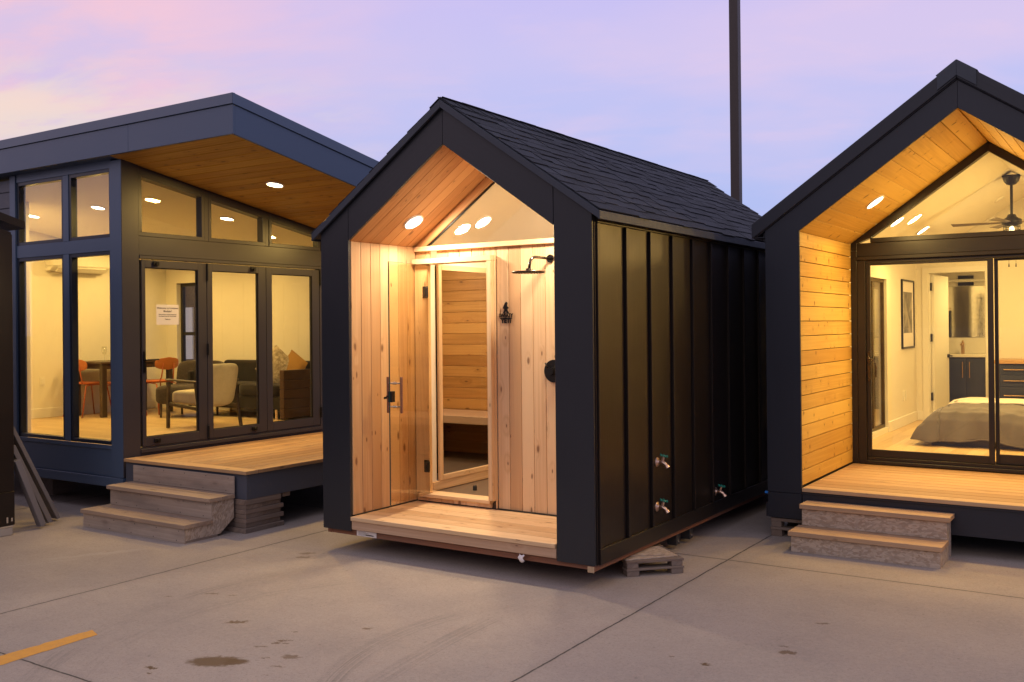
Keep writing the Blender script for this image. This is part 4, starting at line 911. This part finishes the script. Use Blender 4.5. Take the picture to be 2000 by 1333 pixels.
# porch
b=MB(); zz=.432; hh=(2.500-.432)/17
for k in range(17):
    b.box(X0+eiw-.02,X0+eiw,Y0+.027,YB-.002,zz+k*hh,zz+(k+1)*hh-.006,'y')
part(b,'alcove_wall','pine',rc,.0025)
b=MB()
for k in range(17): b.box(X1-eiw,X1-eiw+.02,Y0+.027,YB-.002,zz+k*hh,zz+(k+1)*hh-.006,'y')
part(b,'alcove_wall','pine',rc,.0025)
b=MB(); ns=10
for sg in (-1,1):
    for k in range(ns):
        fa,fb_=k/ns,(k+1)/ns; xa=A+sg*((A-X0-eiw)*(1-fa)+ (.01 if k==0 else 0)); xb=A+sg*(A-X0-eiw)*(1-fb_)
        p=Vector((xa,Y0+.0255,rzi(xa)+.001)); q=Vector((xb,Y0+.0255,rzi(xb)+.001)); e=(q-p); e=e*((e.length-.007)/e.length)
        b.obox(p,e,(0,YB-Y0-.028,0),(0,0,.018),(0,1,0))
part(b,'alcove_soffit','pine_soffit',rc,.002)
b=MB(); n=11; wdt=(YB-.02-(Y0-.006))/n
for k in range(n):
    ya=Y0-.012+k*wdt; xx=X0+eiw+.006; 
    b.box(xx,X1-eiw-.006,ya,ya+wdt-.010,.387,rdz-(.0 if k else 0),'x')
part(b,'porch_deck','deck_r',rc,.003,2)
b=MB().box(X0+eiw+.003,X1-eiw-.003,Y0+.008,Y0+.03,rbz,.378,'x').box(X0+eiw+.003,X1-eiw-.003,Y0-.002,Y0+.008,.366,.3845,'x'); part(b,'deck_skirt','rblack',rc,.002); part(MB().box(X0+eiw,X1-eiw,Y0+.031,YB+.07,.335,.36,'x'),'frame_or_light_block','rblack',rc)  # plate under the deck is added to stop lamp light leaking through gaps
lamp(rc,(3.525,3.087,rzi(3.525)-.004),(ris,0,-1),.075,29,WARM_R)
lamp(rc,(2*A-3.525,3.087,rzi(3.525)-.004),(-ris,0,-1),.075,29,WARM_R)
# glazed back wall
b=MB().box(X0+eiw+.001,3.175,YB-.03,YB+.07,.42,2.43,'z').box(X1-eiw-.055,X1-eiw-.001,YB-.03,YB+.07,.42,2.43,'z').box(3.1755,X1-eiw-.056,YB-.02,YB+.07,2.375,2.50,'x').box(3.1755,X1-eiw-.056,YB-.035,YB+.06,2.34,2.374,'x').box(3.30,X1-.46,YB-.028,YB+.06,2.501,2.543,'x')
part(b,'header_beam','rframe',rc,.003)
b=MB()
for sg in (0,1):
    X=(lambda v:v) if sg==0 else (lambda v:2*A-v)
    b.xz([(X(X0+eiw+.001),2.432),(X(3.175),2.432),(X(3.175),2.502),(X(3.296),2.545),(X(A),3.255),(X(A),ria-.003),(X(X0+eiw+.001),rik-.003)],YB-.025,YB+.06,(1,0,.7 if sg==0 else -.7))
part(b,'gable_frame','rframe',rc,.002)
b=MB().xz([(3.28,2.535),(A,3.262),(2*A-3.28,2.535)],YB+.02,YB+.026); part(b,'gable_pane','glass',rc)
sd_=MB().box(3.1755,3.25,YB-.02,YB+.08,.42,2.339,'z').box(X1-.41,X1-eiw-.056,YB-.02,YB+.08,.42,2.339,'z').box(3.2505,X1-.411,YB-.01,YB+.08,.425,.485,'x').box(3.2505,X1-.411,YB-.045,YB-.011,.425,.455,'x').box(3.2505,X1-.411,YB-.005,YB+.08,2.31,2.339,'x')
sd_=part(sd_,'sliding_door','rframe',rc,.003)
f=MB(); ring_xz(f,3.252,4.335,.487,2.308,.036,YB+.005,YB+.035,wb=.068,wt=.02); f.box(4.29,4.338,YB+.0,YB+.004,.487,2.308,'z'); part(f,'sliding_panel','rframe',sd_,.002)
b=MB().box(3.285,4.30,YB+.018,YB+.024,.55,2.292); part(b,'pane','glass',sd_)
f=MB(); ring_xz(f,4.34,X1-.412,.487,2.308,.03,YB+.04,YB+.07,wb=.085,wt=.02); part(f,'fixed_panel','rframe',sd_,.002)
b=MB().box(4.36,X1-.44,YB+.053,YB+.059,.565,2.292); part(b,'pane','glass',sd_)
b=MB().box(3.262,3.285,YB-.008,YB+.004,1.20,1.48).tube([(3.274,YB-.008,1.44),(3.274,YB-.04,1.44),(3.29,YB-.045,1.41),(3.33,YB-.045,1.40),(3.345,YB-.045,1.33),(3.345,YB-.045,1.24)],.006,8); part(b,'door_handle','gunmetal',sd_,.002)
# interior
RF=.50; IX0,IX1=2.98,X1-.14
b=MB(); yy_=YB+.10; rg=random.Random(21)
xx=IX0
while xx<IX1:
    y_=YB+.075-rg.random()
    while y_<9.4:
        ya=max(y_,YB+.075); yb=min(y_+1.25,9.4)
        if yb>ya: b.box(xx,min(xx+.148,IX1),ya,yb-.0015,RF-.02,RF,'y')
        y_+=1.25
    xx+=.15
part(b,'interior_floor','oak',rc)
b=MB().box(X0+.14,IX1+.1,YB+.0805,RD,rbz+.01,RF-.021); part(b,'floor_frame','oldwood',rc)
wy0,wy1,wz0,wz1=4.95,5.955,.56,2.24
b=MB()
b.box(X0+.141,IX0,YB+.075,wy0-.02,RF,2.51).box(X0+.141,IX0,wy1+.015,7.60,RF,2.51) if IX0-X0>.15 else None
b.box(IX0-.0005,IX0+.012,YB+.081,wy0,RF,2.50).box(IX0-.0005,IX0+.012,wy1,7.60,RF,2.50).box(IX0-.0005,IX0+.012,wy0,wy1,RF,wz0).box(IX0-.0005,IX0+.012,wy0,wy1,wz1,2.50)
b.box(X0+.02,IX0,wy0-.012,wy0,wz0,wz1).box(X0+.02,IX0,wy1,wy1+.012,wz0,wz1).box(X0+.02,IX0,wy0,wy1,wz0-.012,wz0)
b.box(IX1-.02,IX1,YB+.08,9.4,RF,2.5)
zr=lambda x_:2.50+ (3.30-2.50)/(A-IX0)*(A-IX0-abs(x_-A))
b.xz([(IX0,RF),(3.14,RF),(3.14,2.37),(3.80,2.37),(3.80,RF),(IX1,RF),(IX1,2.5),(A,3.32),(IX0,2.5)],7.60,7.70)
b.box(IX0,IX0+.02,7.70,9.4,RF,2.5).box(4.9,4.95,7.70,9.4,RF,2.5).box(IX0,4.95,9.40,9.45,RF,2.5).box(IX0,4.95,7.7,9.45,2.5,2.53)
part(b,'interior_wall','white',rc)
b=MB()
for sg in (-1,1):
    X=(lambda v:v) if sg<0 else (lambda v:2*A-v)
    b.xz([(X(IX0-.05),2.468),(X(A),3.298),(X(A),3.33),(X(IX0-.05),2.50)],YB+.075,7.62)
part(b,'interior_ceiling','white',rc)
b=MB().box(IX0+.012,IX0+.026,wy1+.01,7.59,RF,RF+.12,'y').box(IX0+.012,3.07,7.586,7.5995,RF,RF+.12,'x').box(3.87,4.0,7.586,7.5995,RF,RF+.12,'x'); part(b,'baseboard','whitetrim',rc,.003)
b=MB().box(3.07,3.14,7.582,7.5995,RF,2.44,'z').box(3.80,3.87,7.582,7.5995,RF,2.44,'z').box(3.1405,3.7995,7.582,7.5995,2.37,2.44,'x').box(3.14,3.15,7.6,7.7,RF,2.37).box(3.79,3.80,7.6,7.7,RF,2.37); part(b,'door_casing','whitetrim',rc,.002)
b=MB().obox((3.155,7.71,RF+.01),(.06,.68,0),(.035,-.003,0),(0,0,1.84)); dl=part(b,'bathroom_door','whitetrim',rc,.002)
b=MB()
for zc in (2.20,1.55,.80): b.box(3.15,3.17,7.66,7.709,zc-.05,zc+.05)
part(b,'hinge','blackmetal',dl,each=True)
b=MB().cyl((3.235,8.32,1.30),(3.27,8.32,1.30),.025,n=18).tube([(3.27,8.32,1.30),(3.30,8.32,1.30),(3.305,8.22,1.30)],.008,8); part(b,'door_handle','blackmetal',dl)
f=MB(); ring_yz(f,wy0+.002,wy1-.002,wz0+.002,wz1-.002,.035,X0+.09,X0+.125); f.box(X0+.095,X0+.12,5.42,5.47,wz0+.035,wz1-.035,'z'); fo=part(f,'side_window','rframe',rc,.002)
b=MB().box(X0+.10,X0+.106,wy0+.03,wy1-.03,wz0+.03,wz1-.03); part(b,'pane','glass',fo)
for (yy_) in (6.80,6.93):
    b=MB().box(IX0+.012,IX0+.018,yy_-.035,yy_+.035,.80,.92); part(b,'wall_outlet','whitetrim',rc,.002)
b=MB().box(3.885,3.965,7.592,7.5995,1.40,1.53).box(3.90,3.915,7.586,7.592,1.44,1.49).box(3.935,3.95,7.586,7.592,1.44,1.49); part(b,'light_switch','whitetrim',rc,.002)
for (px_,py_,pw) in ((3.402,4.543,30),(3.42,5.767,30),(2*A-3.402,4.543,30),(2*A-3.42,5.767,30)):
    lamp(rc,(px_,py_,2.468+(3.298-2.468)/(A-IX0+.05)*(A-IX0+.05-abs(px_-A))-.004),((ris if px_<A else -ris),0,-1),.07,pw,WARM_R)
lamp(rc,(3.9,8.3,2.496),(0,0,-1),.07,20,WARM_R)
b=MB().lathe((4.05,6.73,2.468+.622*(A-IX0+.05-(A-4.05))-.002),[(.0,-.035),(.055,-.033),(.062,-.01),(.062,0)],24,(-.53,0,1)); part(b,'smoke_detector','whitetrim',rc)
b=MB().box(X0-.03,X0-.004,Y0+.02,Y0+.045,.345,.362); part(b,'tape_flag','tape',rc)
# picture
pf=thing('picture_frame','black framed print on the bedroom wall beside the bathroom doorway','picture',(IX0+.02,7.05,1.85))
f=MB(); ring_yz(f,6.70,7.40,1.43,2.27,.022,IX0+.0125,IX0+.035); part(f,'frame','blackmetal',pf,.002)
b=MB().box(IX0+.0127,IX0+.022,6.722,7.378,1.452,2.248); part(b,'mat_board','paper',pf)
b=MB().box(IX0+.0222,IX0+.0235,6.80,7.29,1.62,2.12); part(b,'print','art',pf)
# bed
bd=thing('bed','low bed with grey blanket and white sheet behind the sliding glass door','bed',(4.4,5.6,RF))
b=MB().box(3.62,5.55,4.98,6.38,RF,RF+.12); part(b,'base','bedbase',bd,.01)
b=MB().box(3.58,5.56,4.95,6.40,RF+.121,RF+.31); part(b,'mattress','sheet',bd,.05,4)
def bl(i,j):
    # i: across y (0 near .. 1 far), j: along x from the foot
    L_=.26; prof=[(4.88,RF+.045),(4.885,RF+.10),(4.90,RF+.25),(4.935,RF+.325),(5.02,RF+.352),(6.0,RF+.362),(6.38,RF+.355)]
    s_=i*(len(prof)-1); k=min(int(s_),len(prof)-2); f_=s_-k; yy=prof[k][0]*(1-f_)+prof[k+1][0]*f_; zz_=prof[k][1]*(1-f_)+prof[k+1][1]*f_
    x_=3.50+j*2.05
    dr=0
    if j<.10:
        q=(1-j/.10); zz_=max(RF+.05+.01*math.sin(i*20),min(zz_,RF+.36-q**2.2*.30)); x_=3.50+j*2.05-.06*q*(1 if i<.3 else .5)+.05*(1-q)
    hang=max(0,1-(zz_-RF)/.33)
    wv=noise.noise(Vector((x_*4,yy*4,1)))*.022+(1-abs(noise.noise(Vector((x_*6+yy*3,yy*5-x_*2,4)))))**3*.020
    yy-=hang*(.03+.035*math.sin(x_*13+math.sin(x_*5)*2)+.03*noise.noise(Vector((x_*9,zz_*4,2)))); zz_+=wv+ (.015*math.sin(x_*8+i*3) if i<.05 else 0)
    return Vector((x_,yy,zz_))
b=MB().grid(bl,48,90); part(b,'blanket','blanket',bd,solid=.012)
def sh_(i,j):
    x_=3.66+j*1.9; y_=5.75+i*.70; return Vector((x_,y_,RF+.385+.010*noise.noise(Vector((x_*6,y_*6,0)))+.02*math.sin(math.pi*min(1,i*1.1))*(.7+.3*math.sin(x_*6))-(.06 if i>.95 else 0)-(.03*(1-j/.06) if j<.06 else 0)))
b=MB().grid(sh_,14,60); part(b,'folded_sheet','sheet',bd,solid=.02)
# ceiling fan
fn_=thing('ceiling_fan','dark ceiling fan with caged lamp under the cabin ridge','ceiling fan',(A,5.58,2.75))
c_=Vector((A,5.58,0))
b=MB().lathe((A,5.58,3.10),[(.0,.155),(.088,.15),(.086,.135),(.070,.09),(.045,.06),(.016,.05)],24); part(b,'canopy','blackmetal',fn_)
b=MB().cyl((A,5.58,2.83),(A,5.58,3.17),.014); part(b,'downrod','blackmetal',fn_)
b=MB().lathe((A,5.58,2.75),[(.0,.10),(.035,.10),(.05,.07),(.095,.045),(.095,.0),(.04,-.02)],28); part(b,'motor','blackmetal',fn_)
for k in range(5):
    a_=R(-62+72*k)+YAW; d=Vector((math.cos(a_),math.sin(a_),0)); e=Vector((-d.y,d.x,.2)).normalized()
    b=MB().prism([c_+Vector((0,0,2.765))+d*.09+e*-.02,c_+Vector((0,0,2.765))+d*.55+e*-.055,c_+Vector((0,0,2.765))+d*.57+e*.03,c_+Vector((0,0,2.765))+d*.09+e*.02],(0,0,.006),d); part(b,'blade','blade',fn_)
b=MB()
for k in range(8):
    a_=k*math.pi/4; b.tube([(A+.075*math.cos(a_),5.58+.075*math.sin(a_),2.74),(A+.08*math.cos(a_),5.58+.08*math.sin(a_),2.66),(A+.05*math.cos(a_),5.58+.05*math.sin(a_),2.645)],.003,6)
for z_ in (2.725,2.69,2.66): b.tube([(A+.079*math.cos(k*math.pi/12),5.58+.079*math.sin(k*math.pi/12),z_) for k in range(25)],.003,6)
part(b,'lamp_cage','blackmetal',fn_)
b=MB().puff((A,5.58,2.69),(.025,0,0),(0,.025,0),(0,0,.04),1); part(b,'bulb',emis('fan_bulb',(1,.75,.4),6),fn_)
for dx in (-.03,.035):
    b=MB().cyl((A+dx,5.58,2.34),(A+dx,5.58,2.62),.0015,n=6).cyl((A+dx,5.58,2.31),(A+dx,5.58,2.345),.008,.004,n=10); part(b,'pull_chain','blackmetal',fn_)
# bathroom
vn=thing('bathroom_vanity','navy bathroom vanity with brass pulls and white top seen through the doorway','vanity',(3.6,9.1,RF))
b=MB().box(3.05,4.30,8.96,9.38,RF+.08,1.262,'x').box(3.05,4.30,9.0,9.38,RF,RF+.08); part(b,'cabinet','cabinet',vn,.002)
for k in range(4):
    b=MB().box(3.06+k*.32-.0,3.06+k*.32+.312,8.945,8.9595,.74,1.245,'z'); d=part(b,'door','cabinet',vn,.002)
    xx=3.06+k*.32+(.272 if k%2==0 else .04); b=MB().cyl((xx,8.925,.98),(xx,8.925,1.20),.006,n=10).cyl((xx,8.93,1.0),(xx,8.945,1.0),.005,n=8).cyl((xx,8.93,1.18),(xx,8.945,1.18),.005,n=8); part(b,'handle','brass',d)
b=MB().box(3.03,4.32,8.93,9.398,1.263,1.30,'x').box(3.03,4.32,9.375,9.398,1.301,1.48,'x'); part(b,'counter_top','counter',vn,.004)
b=MB().box(3.275,3.315,9.20,9.24,1.301,1.46).box(3.28,3.31,9.08,9.2,1.42,1.445).box(3.285,3.305,9.2,9.24,1.46,1.49); part(b,'tap','brass',vn,.003)
b=MB().box(3.02,4.25,9.388,9.398,1.53,2.25); o_=part(b,'wall_mirror','mirror',O=(3.6,9.39,1.53)); tag(o_,'wide frameless mirror above the bathroom vanity','mirror')
lb_=thing('light_bar','long white tube wall light on dark bracket above the bathroom mirror','wall light',(3.5,9.35,2.33))
b=MB().box(3.22,3.42,9.365,9.3985,2.26,2.40); part(b,'bracket','blackmetal',lb_,.002)
b=MB().cyl((3.05,9.33,2.33),(3.085,9.33,2.33),.028,n=18); part(b,'end_cap','blackmetal',lb_)
b=MB().cyl((3.0755,9.33,2.33),(3.9,9.33,2.33),.022,n=18); part(b,'tube','whitetrim',lb_)
tw=thing('hand_towel','dark hand towel hanging from a brass ring on the bathroom wall','towel',(3.0,9.0,1.7))
b=MB().tube([(3.003,9.0,1.95),(3.04,9.0,1.95),(3.04,8.9,1.95),(3.04,8.9,1.91),(3.04,9.1,1.91),(3.04,9.1,1.95),(3.04,9.0,1.95)],.006,8); part(b,'ring','brass',tw)
b=MB().grid(lambda i,j:Vector((3.04+.012*math.sin(i*14),8.91+i*.18,1.915-j*.42)),20,6); part(b,'cloth','towel',tw,solid=.012)
cb=thing('drawer_cabinet','navy drawer cabinet with butcher block top and brass pulls behind the bed','cabinet',(4.6,7.3,RF))
b=MB().box(3.985,5.60,7.02,7.58,RF+.08,1.255,'x').box(4.0,5.6,7.06,7.58,RF,RF+.08); part(b,'carcass','cabinet',cb,.002)
b=MB().box(3.95,5.62,6.98,7.59,1.256,1.297,'x'); part(b,'counter_top','butcher',cb,.003)
for col in range(2):
    for (z0,z1) in ((1.13,1.245),(.99,1.125),(.60,.985)):
        xa=4.0+col*.80; b=MB().box(xa+.02,xa+.42 if col==0 else xa+.7,7.003,7.0195,z0,z1,'x'); d=part(b,'drawer','cabinet',cb,.002)
        zc=(z0+z1)/2 if z1-z0<.2 else z1-.10; b=MB().cyl((xa+.06,6.985,zc),(xa+.36,6.985,zc),.0065,n=10).cyl((xa+.09,6.99,zc),(xa+.09,7.003,zc),.005,n=8).cyl((xa+.33,6.99,zc),(xa+.33,7.003,zc),.005,n=8); part(b,'handle','brass',d)
# steps in front of the right cabin
sr=thing('wooden_steps','two step stair of pale chipboard with timber treads before the pine lined porch','steps',(3.7,2,0))
for (xa,xb,ya,yb,z0,z1) in ((3.153,4.250,1.775,2.06,.121,.156),(3.165,4.262,2.035,2.247,.288,.322)):
    ym=(ya+yb)/2; b=MB().box(xa,xb,ya,ym-.002,z0,z1,'x').box(xa,xb,ym+.002,yb,z0,z1,'x'); part(b,'tread','tread_r',sr,.003,2)
b=MB().box(3.172,4.236,1.795,1.808,0,.1205,'x'); part(b,'riser','osb',sr,.001)
b=MB().box(3.182,4.240,2.055,2.068,.157,.2875,'x'); part(b,'riser','osb',sr,.001)
for X in (3.175,4.2235):
    b=MB().yz([(1.809,0),(1.809,.1205),(2.069,.1205),(2.069,.2875),(2.24,.2875),(2.24,.0)],X,X+.013,(0,.5,1)); part(b,'stringer','osb',sr)
# ================================================================== odds and ends
nb_=thing('dark_cabin','nearly black cabin with grey boards leaning on its corner, only its end showing','cabin',(-3.5,-1.5,0))
nx=-2.70
b=MB().yz([(-4.2,.085),(-.985,.085),(-.985,2.60),(-2.6,3.05),(-4.2,2.60)],-6.2,nx,(0,0,1)); part(b,'wall','black',nb_)
b=MB().box(nx,nx+.018,-4.2,-.983,.085,.372,'y').box(nx,nx+.014,-1.13,-.983,.376,2.58,'z'); part(b,'wall_trim','black',nb_,.002)
b=MB().yz([(-4.3,2.56),(-2.6,3.11),(-.875,2.635),(-.875,2.70),(-2.6,3.20),(-4.3,2.64)],-6.3,nx+.03,(0,1,0)); part(b,'roof','black',nb_)
b=MB().box(nx-.03,nx+.02,-4.1,-.99,.068,.0845,'y').box(nx+.019,nx+.026,-1.06,-1.045,.11,.16).box(nx+.019,nx+.026,-1.02,-1.005,.12,.15); part(b,'base_flashing','chrome',nb_)
o_=part(MB().box(-3.1,-2.68,-1.5,-1.0,0,.067),'concrete_block','concblock',O=(-2.9,-1.2,0),bevel=.006); tag(o_,'pale concrete pad block under the nearly black cabin','block')
for k,(bx,by,tx,ty,tz,w_,t_,mm,lb) in enumerate([(-3.04,-.455,-3.04,-.955,1.02,.13,.035,'fibre','grey composite board leaning outermost, its foot farthest from the dark cabin'),
      (-2.885,-.615,-2.885,-.955,.72,.10,.045,'fibre','grey composite board leaning between two other grey boards'),(-2.775,-.735,-2.775,-.965,.60,.075,.05,'fibre','shortest grey board leaning closest to the dark cabin wall'),(-3.06,-.50,-3.06,-.975,1.14,.03,.03,'spruce','thin pale timber batten leaning behind the grey boards')]):
    p=Vector((bx,by,.002)); e=Vector((tx,ty,tz))-p; nn=Vector((0,e.z,-e.y)).normalized()
    if nn.y<0: nn=-nn
    b=MB().obox(p+Vector((0,0,abs(nn.z)*t_)),e,(w_,0,0),nn*t_); o_=part(b,'leaning_board',mm,O=(bx,by,0),bevel=.003); tag(o_,lb,'board','boards leaning by the dark cabin')
b=MB().cyl((-1.86+.12,14,0),(-1.80+.03,14,14),.115,.095,n=24); po=thing('lamp_pole','tall dark square edged lamp pole standing behind the sauna cabin','pole',(-1.74,14,0))
b=MB().obox((-1.829,13.91,.02),(.19,0,0),(0,.19,0),(0,0,13)); part(b,'shaft','pole',po,.012,2)
b=MB().box(-1.93,-1.54,13.81,14.20,0,.02).cyl((-1.88,13.86,.02),(-1.88,13.86,.06),.015,n=8).cyl((-1.60,14.14,.02),(-1.60,14.14,.06),.015,n=8); part(b,'base_plate','pole',po)
sh=thing('storage_shed','grey lap sided shed standing behind the sauna cabin','shed',(0,13,0))
b=MB(); zz=.1
while zz<2.5: b.obox((-4.5,11.2,zz),(5.2,0,0),(0,3,0),(0,0,.15),(1,0,0)); b.obox((-4.49,11.185,zz+.0),(5.18,0,0),(0,.015,0),(0,0,.02),(1,0,0)); zz+=.152
part(b,'wall','shed',sh)
b=MB().box(-4.7,.9,11.0,14.4,2.52,2.62); part(b,'roof','rblack',sh)

bw=thing('brick_backdrop','made-up dark brick backdrop darkening the view through the rear window behind the dining table','building',(-13,11,0))  # backdrop added to darken what the rear window shows
M['brick']=paint('dark_brick',(.085,.050,.040),.8,.3,.4)
b=MB(); zz=0
while zz<3.6: b.obox((-22,10.4,zz),(14,0,0),(0,3,0),(0,0,.118),(1,0,0)); zz+=.12
part(b,'wall','brick',bw)
b=MB().box(-13.2,-11.4,10.36,10.40,1.0,2.3).box(-16.2,-14.6,10.36,10.40,1.0,2.3); part(b,'window','whitetrim',bw,each=True)
